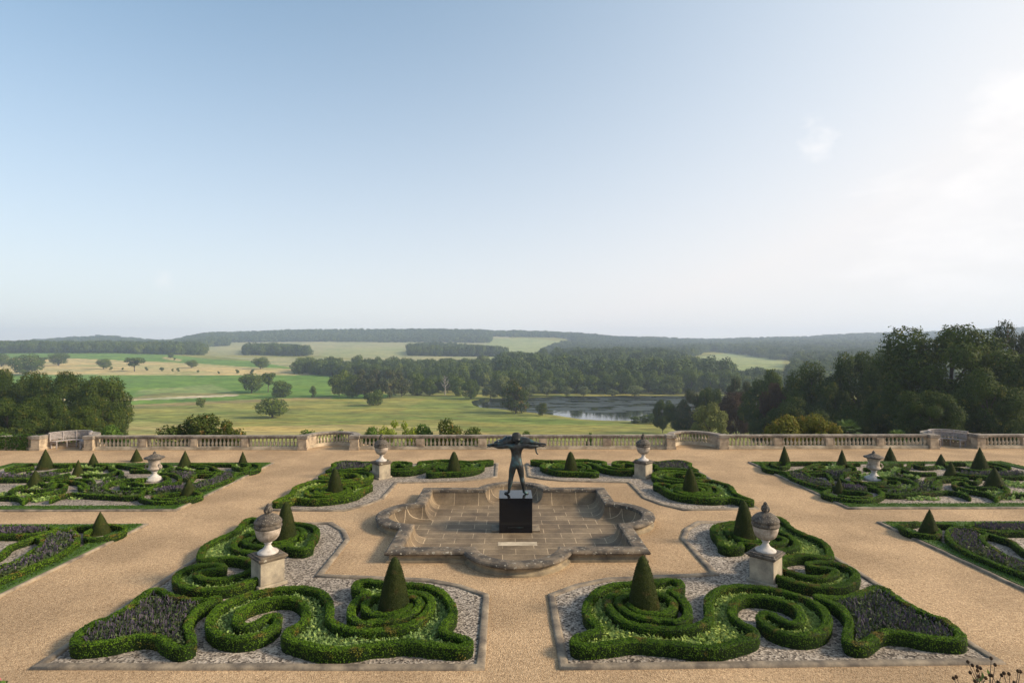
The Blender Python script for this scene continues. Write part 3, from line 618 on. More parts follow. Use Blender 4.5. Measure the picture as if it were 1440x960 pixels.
fl_ = loft([(.345, .24), (.36, .14), (.39, .03), (.44, -.06), (.51, -.125), (.59, -.165), (.66, -.184), (.70, -.19)], 'sloping_paving', M['paving'], bas)
mb = MB(); mb.add(basin_ring(.699, -.1895), [tuple(range(len(basin_ring(.9, 0))))]); mb.build('basin_floor', M['paving'], bas)
mb = MB(); mb.box(-.55, .62, -1.62, -1.30, -.188, -.183); mb.build('repaired_slab', M['balstone'], bas)
mb = MB(); mb.box(-.78, .78, -.34, .3, -.188, -.15); mb.build('plinth_slab', M['kerb'], bas, bevel=.01)
for sx in (-1, 1):      # stone joints of the coping, dark slots cut proud of it
    pass

# ================================================================ STATUE
ped = empty('marble_pedestal', (PC[0], 18.5, -.19)); tag(ped, 'polished black granite block pedestal standing in the dry basin', 'pedestal')
PW = .53; PT = 1.10
mb = MB(); mb.box(-PW + .006, PW - .006, -PW + .006, PW - .006, 0, PT - .045); mb.build('block', M['granite'], ped, bevel=.004)
mb = MB(); mb.box(-PW, PW, -PW, PW, PT - .043, PT); mb.build('top_slab', M['granite'], ped, bevel=.006)
mb = MB(); mb.box(-.25, .25, -PW - .004, -PW + .02, .17, .185); mb.build('plaque_edge', M['bronze'], ped)
def skin_mesh(name, chains, mat, levels=2, fat=1.42):
    """one continuous surface grown round a skeleton: chains share joints by (rounded) position"""
    vs = []; rad = []; es = []; idx = {}
    for ch in chains:
        prev = None
        for p in ch:
            k = tuple(round(c, 4) for c in p[:3])
            if k not in idx: idx[k] = len(vs); vs.append(k); rad.append(p[3] if len(p) == 5 is False else p[3:])
            if prev is not None and prev != idx[k]: es.append((prev, idx[k]))
            prev = idx[k]
    me = bpy.data.meshes.new(name); me.from_pydata(vs, es, []); o = bpy.data.objects.new(name, me); col.objects.link(o)
    md = o.modifiers.new('skin', 'SKIN'); md.use_smooth_shade = True; sl = me.skin_vertices[0].data if me.skin_vertices else None
    if sl is None:
        bm = __import__('bmesh').new(); bm.from_mesh(me); bm.verts.layers.skin.verify(); bm.to_mesh(me); bm.free(); sl = me.skin_vertices[0].data
    for i, r_ in enumerate(rad):
        sl[i].radius = (r_[0] * fat, (r_[1] if len(r_) > 1 else r_[0]) * fat); sl[i].use_root = (i == 0)
    sb = o.modifiers.new('sub', 'SUBSURF'); sb.levels = levels; sb.render_levels = levels
    dg = bpy.context.evaluated_depsgraph_get(); dg.update(); me2 = bpy.data.meshes.new_from_object(o.evaluated_get(dg)); me2.name = name
    bpy.data.objects.remove(o); me2.materials.clear(); me2.materials.append(mat)
    for p in me2.polygons: p.use_smooth = True
    return me2
st = empty('bronze_statue', (PC[0] + .03, 18.5, -.19 + PT)); tag(st, 'bronze of a long-haired man with arms outstretched and a big cat draped over them', 'statue')
mus = [(0, 0, .98, .135, .105), (0, .01, 1.10, .125, .09), (0, .02, 1.24, .118, .082), (0, .01, 1.38, .150, .10), (0, 0, 1.50, .175, .105), (0, .0, 1.60, .12, .08), (0, .01, 1.68, .058, .058), (0, .025, 1.77, .062, .062), (0, .03, 1.86, .085, .092), (0, .03, 1.95, .078, .085), (0, .025, 2.0, .04, .045)]
def leg(s, fx):
    return [(0, 0, .98, .135, .105), (s * .10, -.01, .93, .105, .105), (s * .135, -.005, .78, .092, .09), (s * .165, .015, .60, .066, .066), (s * .175, .02, .52, .058, .060), (s * .20, -.015, .40, .060, .062), (s * .225, -.015, .26, .042, .044), (s * .24, -.01, .12, .030, .034), (s * .245, -.01, .07, .034, .040), (s * .285, .02, .035, .036, .030), (s * .345, .06, .026, .034, .022), (s * .40, .09, .02, .028, .014)]
def arm(s, up):
    return [(0, 0, 1.50, .175, .105), (s * .155, 0, 1.575, .078, .075), (s * .235, -.01, 1.585, .078, .074), (s * .36, -.03, 1.565 + up * .3, .064, .062), (s * .49, -.045, 1.54 + up * .6, .050, .052), (s * .60, -.02, 1.545 + up, .054, .050), (s * .74, .02, 1.555 + up, .028, .026), (s * .80, .02, 1.55 + up, .030, .020), (s * .865, .02, 1.55 + up, .036, .016)]
chs = [mus, leg(1, 0), leg(-1, 0), arm(1, .01), arm(-1, 0)]
body = link('body', skin_mesh('body', chs, M['bronze']), st)
for s, up in ((1, .01), (-1, 0)):
    fing = []
    for k, (dy, L) in enumerate(((-.032, .055), (-.011, .068), (.011, .064), (.030, .048))):
        y0 = .02 + dy; z0 = 1.55 + up
        fing.append([(s * .85, y0 * .9 + .002, z0, .010), (s * (.90), y0, z0 - .004, .0095), (s * (.90 + L * .55), y0, z0 - .014, .0085), (s * (.90 + L), y0, z0 - .034, .007)])
    fing.append([(s * .81, .02 - .02, z0, .011), (s * .845, -.03, z0 - .012, .010), (s * .885, -.045, z0 - .024, .008)])
    for fg in fing: link('finger', skin_mesh('finger', [fg], M['bronze'], 1), st)
# hair: long locks over the nape
hc = [(0, .0, 1.99, .10, .10), (0, -.035, 1.93, .112, .09), (0, -.055, 1.85, .115, .075), (0, -.065, 1.76, .105, .06), (0, -.075, 1.68, .075, .045), (0, -.08, 1.62, .035, .025)]
link('hair', skin_mesh('hair', [hc, [(0, -.055, 1.85, .115, .075), (.06, -.07, 1.76, .05), (.085, -.08, 1.68, .03)], [(0, -.055, 1.85, .115, .075), (-.06, -.07, 1.76, .05), (-.085, -.08, 1.68, .03)]], M['bronze']), st)
for s in (-1, 1):
    MB().lathe([(.001, -.014), (.014, -.005), (.014, .005), (.001, .014)], 8, (s * .035, .118, 1.865)).build('eye', M['bronze'], st)
link('nose', skin_mesh('nose', [[(0, .115, 1.88, .010), (0, .138, 1.845, .016), (0, .128, 1.83, .012)]], M['bronze'], 1), st)
# the big cat lying along the outstretched arms
cat = [(-.50, .10, 1.665, .075), (-.36, .12, 1.71, .125), (-.20, .13, 1.73, .135), (0, .15, 1.69, .10), (.20, .13, 1.70, .125), (.34, .11, 1.70, .10), (.44, .09, 1.655, .05)]
cch = [cat, [(-.50, .10, 1.665, .075), (-.60, .09, 1.65, .055), (-.66, .08, 1.645, .060), (-.74, .07, 1.625, .030)],
       [(-.36, .12, 1.71, .125), (-.50, .0, 1.66, .040), (-.68, -.01, 1.63, .028), (-.90, -.01, 1.60, .024), (-.97, -.01, 1.58, .028)],
       [(-.20, .13, 1.73, .135), (-.30, .02, 1.68, .05), (-.46, -.02, 1.64, .034), (-.62, -.03, 1.60, .026)],
       [(.34, .11, 1.70, .10), (.46, .02, 1.70, .055), (.58, .0, 1.66, .040), (.74, .0, 1.635, .028), (.90, .0, 1.625, .024), (.98, .01, 1.60, .030)],
       [(.44, .09, 1.655, .05), (.56, .03, 1.62, .026), (.625, -.02, 1.56, .020), (.635, -.03, 1.44, .018), (.65, -.02, 1.34, .018), (.70, -.02, 1.30, .020), (.72, -.02, 1.31, .012)]]
link('draped_cat', skin_mesh('draped_cat', cch, M['bronze']), st)

# ================================================================ URNS
def urn(x, y, where, rz, flip):
    p = empty('stone_pedestal', (x, y, 0), rz); tag(p, 'square stone pedestal set cornerwise under the %s' % where, 'pedestal', 'stone urn pedestals')
    mb = MB(); mb.box(-.34, .34, -.34, .34, 0, .09); mb.build('base_course', M['pedestal'], p, bevel=.015)
    mb = MB(); mb.box(-.285, .285, -.285, .285, .088, .62); mb.build('shaft', M['pedestal'], p, bevel=.012)
    mb = MB(); mb.box(-.31, .31, -.31, .31, .618, .655); mb.box(-.345, .345, -.345, .345, .657, .71); mb.box(-.30, .30, -.30, .30, .7075, .74); mb.build('cap', M['urndark'] if flip else M['coping'], p, bevel=.012)
    u = empty('lidded_urn', (x, y, .74), rz + .4); tag(u, 'lidded stone urn with pineapple finial, the %s' % where, 'urn', 'lidded stone urns')
    MB().lathe([(.235, 0), (.24, .03), (.215, .055), (.15, .085), (.10, .13), (.072, .18), (.065, .22), (.09, .235), (.095, .25), (.07, .265), (.075, .28)], 32, (0, 0, 0)).build('foot', M['urnwhite'], u, smooth=True)
    # bowl with gadroons on the underside
    vs = []; fs = []; prof = [(.075, .275), (.13, .29), (.19, .33), (.235, .385), (.265, .45), (.285, .52), (.295, .58), (.298, .62)]; n = 48
    for r_, z in prof:
        for k in range(n):
            g = .013 * abs(math.sin(k * math.pi / 4)) * (1 if z < .45 else .0) ; a = 2 * math.pi * k / n; vs.append(((r_ + g) * math.cos(a), (r_ + g) * math.sin(a), z))
    for j in range(len(prof) - 1):
        for k in range(n): fs.append((j * n + k, j * n + (k + 1) % n, (j + 1) * n + (k + 1) % n, (j + 1) * n + k))
    MB().add(vs, fs).build('bowl', M['urnbody'], u, smooth=True)
    vs = []; fs = []; prof = [(.300, .60), (.315, .625), (.315, .66), (.300, .685), (.305, .71), (.320, .735), (.315, .765), (.28, .80), (.235, .85), (.17, .895), (.10, .925), (.07, .935), (.065, .95)]
    for r_, z in prof:
        for k in range(n):
            a = 2 * math.pi * k / n; g = .014 * abs(math.sin(k * math.pi / 6)) if z > .78 and z < .93 else (.006 if (k // 2) % 2 and .61 < z < .67 else 0); vs.append(((r_ + g) * math.cos(a), (r_ + g) * math.sin(a), z))
    for j in range(len(prof) - 1):
        for k in range(n): fs.append((j * n + k, j * n + (k + 1) % n, (j + 1) * n + (k + 1) % n, (j + 1) * n + k))
    fs.append(tuple((len(prof) - 1) * n + k for k in range(n)))
    MB().add(vs, fs).build('lid', M['urndark'], u, smooth=True)
    vs = []; fs = []; n = 16; pr = [(.045, .94), (.075, .955), (.09, .985), (.095, 1.02), (.085, 1.06), (.06, 1.10), (.035, 1.13), (.045, 1.145), (.02, 1.175), (.002, 1.19)]
    for j, (r_, z) in enumerate(pr):
        for k in range(n): a = 2 * math.pi * (k + .5 * (j % 2)) / n; g = 1.14 if (k + j) % 2 else .92; vs.append((r_ * g * math.cos(a), r_ * g * math.sin(a), z))
    for j in range(len(pr) - 1):
        for k in range(n): fs.append((j * n + k, j * n + (k + 1) % n, (j + 1) * n + (k + 1) % n, (j + 1) * n + k))
    MB().add(vs, fs).build('finial', M['urndark'], u)
for q, wh in (('fl', 'nearest left urn'), ('fr', 'nearest right urn'), ('bl', 'far left urn, before the balustrade'), ('br', 'far right urn, before the balustrade')):
    x, y = quad(q)(*((6.0, 5.40) if q[0] == 'f' else (5.76, 6.05))); urn(x, y, wh, R(45), q[1] == 'r')
def campana(x, y, lab, ring):
    u = empty('handled_urn', (x, y, 0)); tag(u, lab, 'urn', 'urns of the side gardens')
    MB().lathe([(.36, 0), (.36, .12), (.30, .125), (.29, .16), (.18, .20), (.11, .28), (.085, .36), (.12, .39), (.12, .41), (.08, .43)], 28).build('foot', M['urnwhite'], u, smooth=True)
    MB().lathe([(.08, .43), (.16, .45), (.25, .50), (.27, .56), (.22, .60), (.215, .70), (.225, .82), (.26, .93), (.30, .97)], 28).build('bowl', M['urnbody'], u, smooth=True)
    MB().lathe([(.30, .955), (.38, .97), (.40, 1.0), (.37, 1.03), (.26, 1.06), (.18, 1.11), (.08, 1.15), (.06, 1.17), (.065, 1.21), (.03, 1.25), (.005, 1.28)], 20).build('lid', M['urndark'], u, smooth=True)
    for s in (-1, 1):
        mb = MB(); mb.tube([(s * (.24 + .10 * math.sin(a)), -.06, .62 - .10 * math.cos(a)) for a in np.linspace(0, math.pi, 9)], .03, 8); mb.build('handle', M['urnbody'], u, smooth=True)
p = unp(217, 676); campana(p.x, p.y, 'pale stone urn with handles and lid in the left side garden', 1)
p = unp(1229, 675); campana(p.x, p.y, 'grey stone urn with handles and lid in the right side garden', 1)

# ================================================================ BALUSTRADE
balu = MB().lathe([(.075, 0), (.075, .035), (.045, .05), (.055, .075), (.078, .13), (.080, .17), (.062, .23), (.038, .30), (.032, .36), (.045, .375), (.045, .39), (.03, .40), (.06, .425), (.06, .46)], 12).mesh('baluster', M['balstone'], True)
Z0, Z1, ZC = .17, .63, .80            # plinth top, rail underside, coping top
def bx(px): return (px - 712) * (BY + .2) / F + .00
def run(pxs, label, ends=(1, 1), x_end=None):
    """pxs: list of (start, end) of the pierced panels in photo pixels"""
    xa, xb = bx(pxs[0][0]) - .25, bx(pxs[-1][1]) + .25
    r_ = empty('balustrade', ((xa + xb) / 2, BY + .22, 0)); tag(r_, label, 'balustrade', 'straight lengths of the terrace balustrade'); cx = (xa + xb) / 2
    mb = MB(); mb.box(xa - cx, xb - cx, -.2, .2, 0, .10); mb.box(xa - cx, xb - cx, -.15, .15, .102, Z0); mb.build('plinth', M['balstone'], r_, bevel=.012)
    mb = MB(); x = xa - .02
    while x < xb:
        x2 = min(x + 1.9, xb + .02); mb.box(x - cx, x2 - cx - .006, -.19, .19, Z1 + .05, ZC - .01); mb.box(x - cx, x2 - cx - .006, -.14, .14, Z1, Z1 + .048); x = x2
    mb.build('coping', M['baltop'], r_, bevel=.02)
    prev = None
    for i, (a, b_) in enumerate(pxs):
        A, B = bx(a), bx(b_); n = max(3, round((B - A) / .225)); 
        for k in range(n): link('baluster', balu, r_, (A + (B - A) * (k + .5) / n - cx, 0, Z0))
        if prev is not None: mb = MB(); mb.box(prev - cx + .02, A - cx - .02, -.16, .16, Z0 + .001, Z1 - .001); mb.box(prev - cx + .1, A - cx - .1, -.175, -.158, Z0 + .08, Z1 - .08); mb.build('pier', M['pier'], r_, bevel=.008)
        prev = B
    for e, X, s in ((ends[0], xa, -1), (ends[1], xb, 1)):
        if e:
            mb = MB(); mb.box(X - cx - .28, X - cx + .28, -.34, .22, 0, .16); mb.box(X - cx - .24, X - cx + .24, -.30, .2, .161, Z1 - .02); mb.build('end_pier', M['pier'], r_, bevel=.012)
            mb = MB(); mb.box(X - cx - .30, X - cx + .30, -.36, .24, Z1 - .018, ZC + .012); mb.build('pier_cap', M['baltop'], r_, bevel=.025)
run([(-58, -10), (2, 56)], 'ivy-hung length of stone balustrade at the far left', (0, 1))
run([(141, 201), (213, 272), (283, 343), (353, 423)], 'stone balustrade between the left curved bench and the left bay')
run([(507, 585), (598, 672), (685, 757), (770, 847), (860, 936)], 'long stone balustrade behind the statue, between the two open bays')
run([(1022, 1088), (1100, 1161), (1172, 1233), (1244, 1306)], 'stone balustrade between the right bay and the right curved bench')
run([(1385, 1440), (1452, 1500)], 'length of stone balustrade at the far right', (1, 0))
def sweep_arc(mb, cx, cy, rx, ry, a0, a1, r0, r1, z0, z1, n=20):
    """curved block between two concentric half ellipses"""
    vs = []
    for k in range(n + 1):
        a = a0 + (a1 - a0) * k / n; c, s = math.cos(a), math.sin(a)
        for rr in (r0, r1):
            for z in (z0, z1): vs.append((cx + (rx + rr) * c, cy + (ry + rr) * s, z))
    fs = []
    for k in range(n):
        i = 4 * k; j = i + 4; fs += [(i, j, j + 1, i + 1), (i + 2, i + 3, j + 3, j + 2), (i + 1, j + 1, j + 3, i + 3), (i, i + 2, j + 2, j)]
    fs += [(0, 1, 3, 2), (4 * n, 4 * n + 2, 4 * n + 3, 4 * n + 1)]; mb.add(vs, fs)
def bay(pa, pb, label, bench=None):
    xa, xb = bx(pa), bx(pb); cx = (xa + xb) / 2; rx = (xb - xa) / 2 + .12; ry = 1.55
    r_ = empty('balustrade_bay', (cx, BY + .22, 0)); tag(r_, label, 'balustrade', 'curved bays of the terrace balustrade')
    mb = MB(); sweep_arc(mb, 0, 0, rx, ry, 0.06, math.pi - .06, -.2, .2, .0, .10); sweep_arc(mb, 0, 0, rx, ry, 0.06, math.pi - .06, -.15, .15, .102, Z0); mb.build('plinth', M['balstone'], r_)
    mb = MB(); sweep_arc(mb, 0, 0, rx, ry, .06, math.pi - .06, -.19, .19, Z1 + .05, ZC - .012, 28); sweep_arc(mb, 0, 0, rx, ry, .06, math.pi - .06, -.14, .14, Z1, Z1 + .048, 28); mb.build('coping', M['baltop'], r_, bevel=.02)
    for s0, s1 in ((.10, .62), (math.pi - .62, math.pi - .10)):
        mb = MB(); sweep_arc(mb, 0, 0, rx, ry, s0, s1, -.16, .16, Z0 + .001, Z1 - .001, 8); mb.build('pier', M['pier'], r_)
    n = 14
    for k in range(n): a = .68 + (math.pi - 1.36) * (k + .5) / n; link('baluster', balu, r_, (rx * math.cos(a), ry * math.sin(a), Z0))
    if bench:
        c_ = empty('curved_bench', (cx, BY + .22, 0)); tag(c_, bench, 'bench', 'curved garden benches')
        mb = MB()
        for k in range(5): sweep_arc(mb, 0, 0, rx, ry, .22, math.pi - .22, -.72 + k * .095, -.645 + k * .095, .40, .435, 24)
        mb.build('seat', M['wood'], c_)
        mb = MB()
        for k in range(5): sweep_arc(mb, 0, 0, rx, ry, .22, math.pi - .22, -.27 + k * .010, -.245 + k * .010, .50 + k * .075, .55 + k * .075, 24)
        sweep_arc(mb, 0, 0, rx, ry, .2, math.pi - .2, -.27, -.19, .875, .915, 24)
        for k in range(6):
            a = .26 + (math.pi - .52) * k / 5; sweep_arc(mb, 0, 0, rx, ry, a - .02, a + .02, -.285, -.255, .44, .88, 2)
        mb.build('backrest', M['wood'], c_)
        for k in range(5):
            a = .30 + (math.pi - .60) * k / 4
            mb = MB(); sweep_arc(mb, 0, 0, rx, ry, a - .025, a + .025, -.72, -.66, 0, .40, 2); sweep_arc(mb, 0, 0, rx, ry, a - .025, a + .025, -.30, -.24, 0, .40, 2); sweep_arc(mb, 0, 0, rx, ry, a - .015, a + .015, -.66, -.30, .30, .38, 2); mb.build('leg', M['wood'], c_)
bay(433, 499, 'empty curved bay in the balustrade left of the statue')
bay(948, 1012, 'empty curved bay in the balustrade right of the statue')
bay(66, 129, 'curved bay in the balustrade holding the left bench', 'silvered wooden slatted bench curving round the left bay')
bay(1316, 1374, 'curved bay in the balustrade holding the right bench', 'silvered wooden slatted bench curving round the right bay')
# ================================================================ LAND
XS = np.array([-600, -200, 0, 150, 235, 300, 450, 600, 750, 900, 1000, 1100, 1250, 1450, 1900], float)
DS = np.array([18, 33, 45, 70, 120, 200, 250, 300, 400, 450, 600, 800, 1000, 1150, 1300, 1500, 1900, 2400, 3300], float)
near_z = {18: -3.0, 33: -1.6, 45: -3.2, 70: -8, 120: -16, 200: -24.2, 250: -26, 300: -26.6, 400: -26.6}
prof = {   # ground height at D = 450, 600, 800, 1000, 1150, 1300, 1500, 1900, 2400, 3300
 -200: [-25, -20.8, -12.5, -.7, 4, 6, 7, 12, 22, 20], 0: [-25, -20.8, -12.5, -.7, 4, 6, 7, 12, 24, 20],
 150: [-25, -20.8, -12.5, -.7, 4, 7, 9, 18, 48, 46], 235: [-25.3, -20.8, -13, -3, 2, 6, 10, 18, 30, 30], 300: [-25.5, -20.8, -13.5, -6, -1, 4, 11, 31, 64, 60],
 450: [-26, -22, -15.5, -7.5, -2.5, 3, 11, 33, 76, 70], 600: [-26.3, -22.5, -15.5, -8, -5, 0, 9, 34, 79, 72],
 750: [-26.2, -23, -15, -9, -8.5, -8, 1, 30, 70, 62], 900: [-26.2, -23.5, -16, -10, -8, -6, 0, 14, 46, 46],
 1000: [-26.2, -23.5, -17, -12, -7, -1, 3, 14, 34, 55], 1100: [-26.2, -23.5, -17, -13, -8, -2.5, 5, 20, 44, 60],
 1250: [-26, -23, -16, -11, -6, 0, 9, 30, 62, 66], 1450: [-26, -22, -14, -8, -2, 6, 18, 45, 84, 80]}
prof[-600] = prof[-200]; prof[1900] = prof[1450]
ZTAB = np.array([[near_z[int(d)] if d <= 400 else prof[int(x)][j - 9] for j, d in enumerate(DS)] for x in XS])
LAKE_PX = [(660, 564), (664, 570), (675, 573), (700, 575), (735, 579), (780, 584), (815, 589.5), (850, 591.5), (890, 592), (960, 592), (1030, 588), (1080, 575), (1060, 559), (980, 556.5), (900, 556), (800, 557), (740, 559), (700, 560), (675, 561)]
LZ = -27.0
LAKE = [tuple(unp(px, py, LZ)[:2]) for px, py in LAKE_PX]
def ground(px, D):
    px = np.asarray(px, float); D = np.asarray(D, float); ld = np.log(D); lds = np.log(DS)
    j = np.clip(np.searchsorted(lds, ld) - 1, 0, len(DS) - 2); u = (ld - lds[j]) / (lds[j + 1] - lds[j]); u = np.clip(u, 0, 1)
    i = np.clip(np.searchsorted(XS, px) - 1, 0, len(XS) - 2); v = np.clip((px - XS[i]) / (XS[i + 1] - XS[i]), 0, 1); v = v * v * (3 - 2 * v)
    def g(a, b): return ZTAB[a, b]
    def cub(a):     # Catmull-Rom along distance
        j0 = np.maximum(j - 1, 0); j3 = np.minimum(j + 2, len(DS) - 1); p0, p1, p2, p3 = g(a, j0), g(a, j), g(a, j + 1), g(a, j3)
        return .5 * (2 * p1 + (p2 - p0) * u + (2 * p0 - 5 * p1 + 4 * p2 - p3) * u * u + (3 * p1 - p0 - 3 * p2 + p3) * u ** 3)
    return cub(i) * (1 - v) + cub(i + 1) * v
def world(px, D): return (px - 712) / F * D, D
def row(px, D): return 492 - (ground(px, D) - HC) * F / D
dd = np.exp(np.linspace(math.log(36), math.log(3200), 1500))
def find_D(px, r, start=60):
    rows = row(np.full(dd.shape, px), dd); ok = np.where((dd > start) & (rows <= r))[0]
    return float(dd[ok[0]]) if len(ok) else 3000.
pxs = np.arange(-600, 1905, 5.0); ds = np.exp(np.linspace(math.log(18), math.log(3250), 460))
PX, DD = np.meshgrid(pxs, ds); Z = ground(PX, DD)
X, Y = (PX - 712) / F * DD, DD
ins = inpoly(X, Y, LAKE)
# gentle unevenness and the lake bed
Z = Z + np.where(DD > 60, .25 * np.sin(X / 23) * np.cos(Y / 31), 0)
Lk = np.array(LAKE); dl = np.full(X.shape, 1e9)
for i in range(len(Lk)):
    a, b_ = Lk[i], Lk[(i + 1) % len(Lk)]; ab = b_ - a; tt = np.clip(((X - a[0]) * ab[0] + (Y - a[1]) * ab[1]) / (ab @ ab), 0, 1); dl = np.minimum(dl, np.hypot(X - a[0] - tt * ab[0], Y - a[1] - tt * ab[1]))
sgn_d = np.where(ins, -dl, dl); near = (DD > 230) & (DD < 520) & (sgn_d < 60)
shore = np.clip(LZ + .05 + sgn_d * .06, LZ - 2.5, LZ + .05 + 60 * .06)
wgt = np.clip(1 - sgn_d / 60, 0, 1); Z = np.where(near, np.where(ins, shore, np.minimum(Z, LZ + .1 + sgn_d * .08) * wgt + Z * (1 - wgt)), Z)
Z = np.where(near & ~ins, np.maximum(Z, LZ + .05 + np.minimum(sgn_d * .02, .5)), Z)
ROW = 492 - (Z - HC) * F / DD
nr, nc = X.shape; V = np.column_stack([X.ravel(), Y.ravel(), Z.ravel()]); idx = np.arange(nr * nc).reshape(nr, nc)
Fq = np.stack([idx[:-1, :-1], idx[:-1, 1:], idx[1:, 1:], idx[1:, :-1]], -1).reshape(-1, 4)
# field colours: real changes of crop and pasture, laid out as polygons
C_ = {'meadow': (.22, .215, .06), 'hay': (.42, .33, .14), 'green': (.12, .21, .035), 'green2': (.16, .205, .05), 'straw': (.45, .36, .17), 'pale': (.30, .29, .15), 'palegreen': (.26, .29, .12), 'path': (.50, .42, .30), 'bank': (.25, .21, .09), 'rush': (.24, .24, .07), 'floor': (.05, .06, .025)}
colr = np.empty((nr, nc, 3)); colr[:] = C_['meadow']
def paint(poly, c, w=1.0):
    global colr
    mm = inpoly(PX, ROW, poly) & (DD > 60); colr[mm] = np.array(C_[c]) * w + colr[mm] * (1 - w)
paint([(-600, 640), (1900, 640), (1900, 480), (-600, 480)], 'meadow')
paint([(-600, 612), (330, 612), (700, 612), (640, 600), (480, 596), (300, 600), (200, 590), (-600, 590)], 'hay', .7)
paint([(180, 582), (300, 572), (480, 578), (640, 588), (500, 592), (300, 588), (190, 592)], 'green2', .5)
paint([(150, 578), (300, 566), (480, 560), (640, 566), (600, 574), (420, 572), (260, 582)], 'rush', .6)
paint([(640, 555), (665, 556), (700, 575), (820, 592), (940, 600), (700, 596), (560, 580), (600, 560)], 'green2', .6)
paint([(-600, 574), (180, 574), (300, 566), (420, 561), (540, 560), (560, 554), (-600, 554)], 'green')
paint([(-600, 574), (180, 574), (230, 572), (300, 567), (360, 565), (470, 560), (470, 557), (300, 563), (180, 569), (-600, 570)], 'bank')
paint([(-600, 557.5), (180, 562.5), (260, 560), (340, 556), (340, 554), (250, 556.5), (190, 560.5), (-600, 556)], 'path')
paint([(160, 560), (200, 560), (300, 555), (335, 553), (300, 551), (230, 551), (190, 558), (165, 543)], 'bank', .8)
paint([(-600, 560), (175, 560), (168, 543), (185, 556), (230, 552), (335, 553), (470, 556), (470, 524), (-600, 523)], 'green')
paint([(200, 548), (300, 540), (340, 553), (230, 552), (190, 556)], 'palegreen', .6)
paint([(-600, 525), (430, 527.5), (500, 523), (410, 517), (270, 509), (100, 503), (-600, 503)], 'straw')
paint([(-600, 504), (100, 503.5), (180, 507), (270, 510), (340, 515), (430, 519), (500, 522), (500, 513), (300, 505), (240, 498), (150, 496), (-600, 496)], 'green')
paint([(230, 501), (256, 505), (256, 508), (236, 505)], 'straw')
paint([(285, 499), (340, 500), (440, 500), (560, 508), (720, 512), (720, 470), (280, 470), (280, 490)], 'pale')
paint([(290, 499), (350, 506), (420, 518), (500, 522), (560, 510), (460, 503), (340, 502)], 'pale')
paint([(460, 490), (570, 487), (570, 500), (450, 502)], 'palegreen', .5)
paint([(670, 500), (690, 477), (740, 475), (790, 480), (740, 502), (705, 512)], 'palegreen')
paint([(950, 520), (985, 502), (1040, 494), (1105, 491), (1100, 520), (1040, 524)], 'palegreen')
paint([(-600, 612), (-600, 560), (176, 560), (178, 580), (182, 612)], 'bank', .5)
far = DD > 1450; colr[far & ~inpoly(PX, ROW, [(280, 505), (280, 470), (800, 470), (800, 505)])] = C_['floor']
me = mesh_np('terrain', V, Fq, True)
ca = me.color_attributes.new('field', 'FLOAT_COLOR', 'POINT'); rgba = np.ones((nr * nc, 4), np.float32); rgba[:, :3] = colr.reshape(-1, 3); ca.data.foreach_set('color', rgba.ravel())
m, t, b = new_mat('farmland'); at = t.nodes.new('ShaderNodeAttribute'); at.attribute_name = 'field'
tcn = t.nodes.new('ShaderNodeTexCoord'); mp = t.nodes.new('ShaderNodeMapping'); mp.inputs['Scale'].default_value = (.35, 1, 1); t.links.new(tcn.outputs['Object'], mp.inputs[0])
n1 = nz(t, .045, 6, .62, vec=mp.outputs[0]); r1 = ramp(t, n1.outputs['Fac'], [(.38, (.68, .82, .66)), (.5, (1, 1, 1)), (.62, (1.22, 1.12, .95))])
n2 = nz(t, .28, 8, .75, vec=mp.outputs[0]); r2 = ramp(t, n2.outputs['Fac'], [(.40, (.55,) * 3), (.60, (1.32,) * 3)])
c = mix(t, at.outputs['Color'], r1.outputs[0], 1, 'MULTIPLY'); c = mix(t, c, r2.outputs[0], 1, 'MULTIPLY'); t.links.new(c, b.inputs['Base Color']); b.inputs['Roughness'].default_value = 1; b.inputs['Specular IOR Level'].default_value = .1
bump(t, b, n2.outputs['Fac'], .7, .5); me.materials.append(m); tag(link('terrain', me), kind='structure')
# lake
m, t, b = new_mat('lake_water'); b.inputs['Base Color'].default_value = (.012, .016, .016, 1); b.inputs['Roughness'].default_value = .03; b.inputs['IOR'].default_value = 1.33; b.inputs['Specular IOR Level'].default_value = .8
tcn = t.nodes.new('ShaderNodeTexCoord'); mp = t.nodes.new('ShaderNodeMapping'); mp.inputs['Scale'].default_value = (.35, 1, 1); t.links.new(tcn.outputs['Object'], mp.inputs[0])
n1 = nz(t, .9, 4, .6, vec=mp.outputs[0]); bump(t, b, n1.outputs['Fac'], .035, .25); M['lake'] = m
Lx = [p[0] for p in LAKE]; Ly = [p[1] for p in LAKE]
plane('lake', [(min(Lx) - 6, min(Ly) - 6), (max(Lx) + 6, min(Ly) - 6), (max(Lx) + 6, max(Ly) + 6), (min(Lx) - 6, max(Ly) + 6)], LZ, M['lake'])
# water-lily rafts
m, t, b = new_mat('lily_pads'); b.inputs['Base Color'].default_value = (.018, .026, .014, 1); b.inputs['Roughness'].default_value = .5; b.inputs['Specular IOR Level'].default_value = .25
pt = []
while len(pt) < 4200:
    px_ = rng.uniform(690, 1060); py_ = rng.uniform(557, 580); p = unp(px_, py_, LZ)
    v = noise.noise(Vector((p.x * .05, p.y * .11, 2))) + .6 * noise.noise(Vector((p.x * .16, p.y * .3, 5)))
    if v > .0 and inpoly([p.x], [p.y], LAKE)[0]: pt.append((p.x, p.y, LZ + .03))
mb = MB()
for (x, y, z) in pt:
    n = 7; rr = rng.uniform(.5, 1.9); z += rng.uniform(0, .02); mb.add([(x + rr * 1.8 * math.cos(2 * math.pi * k / n) * rng.uniform(.7, 1.2), y + rr * math.sin(2 * math.pi * k / n) * rng.uniform(.7, 1.2), z) for k in range(n)], [tuple(range(n))])
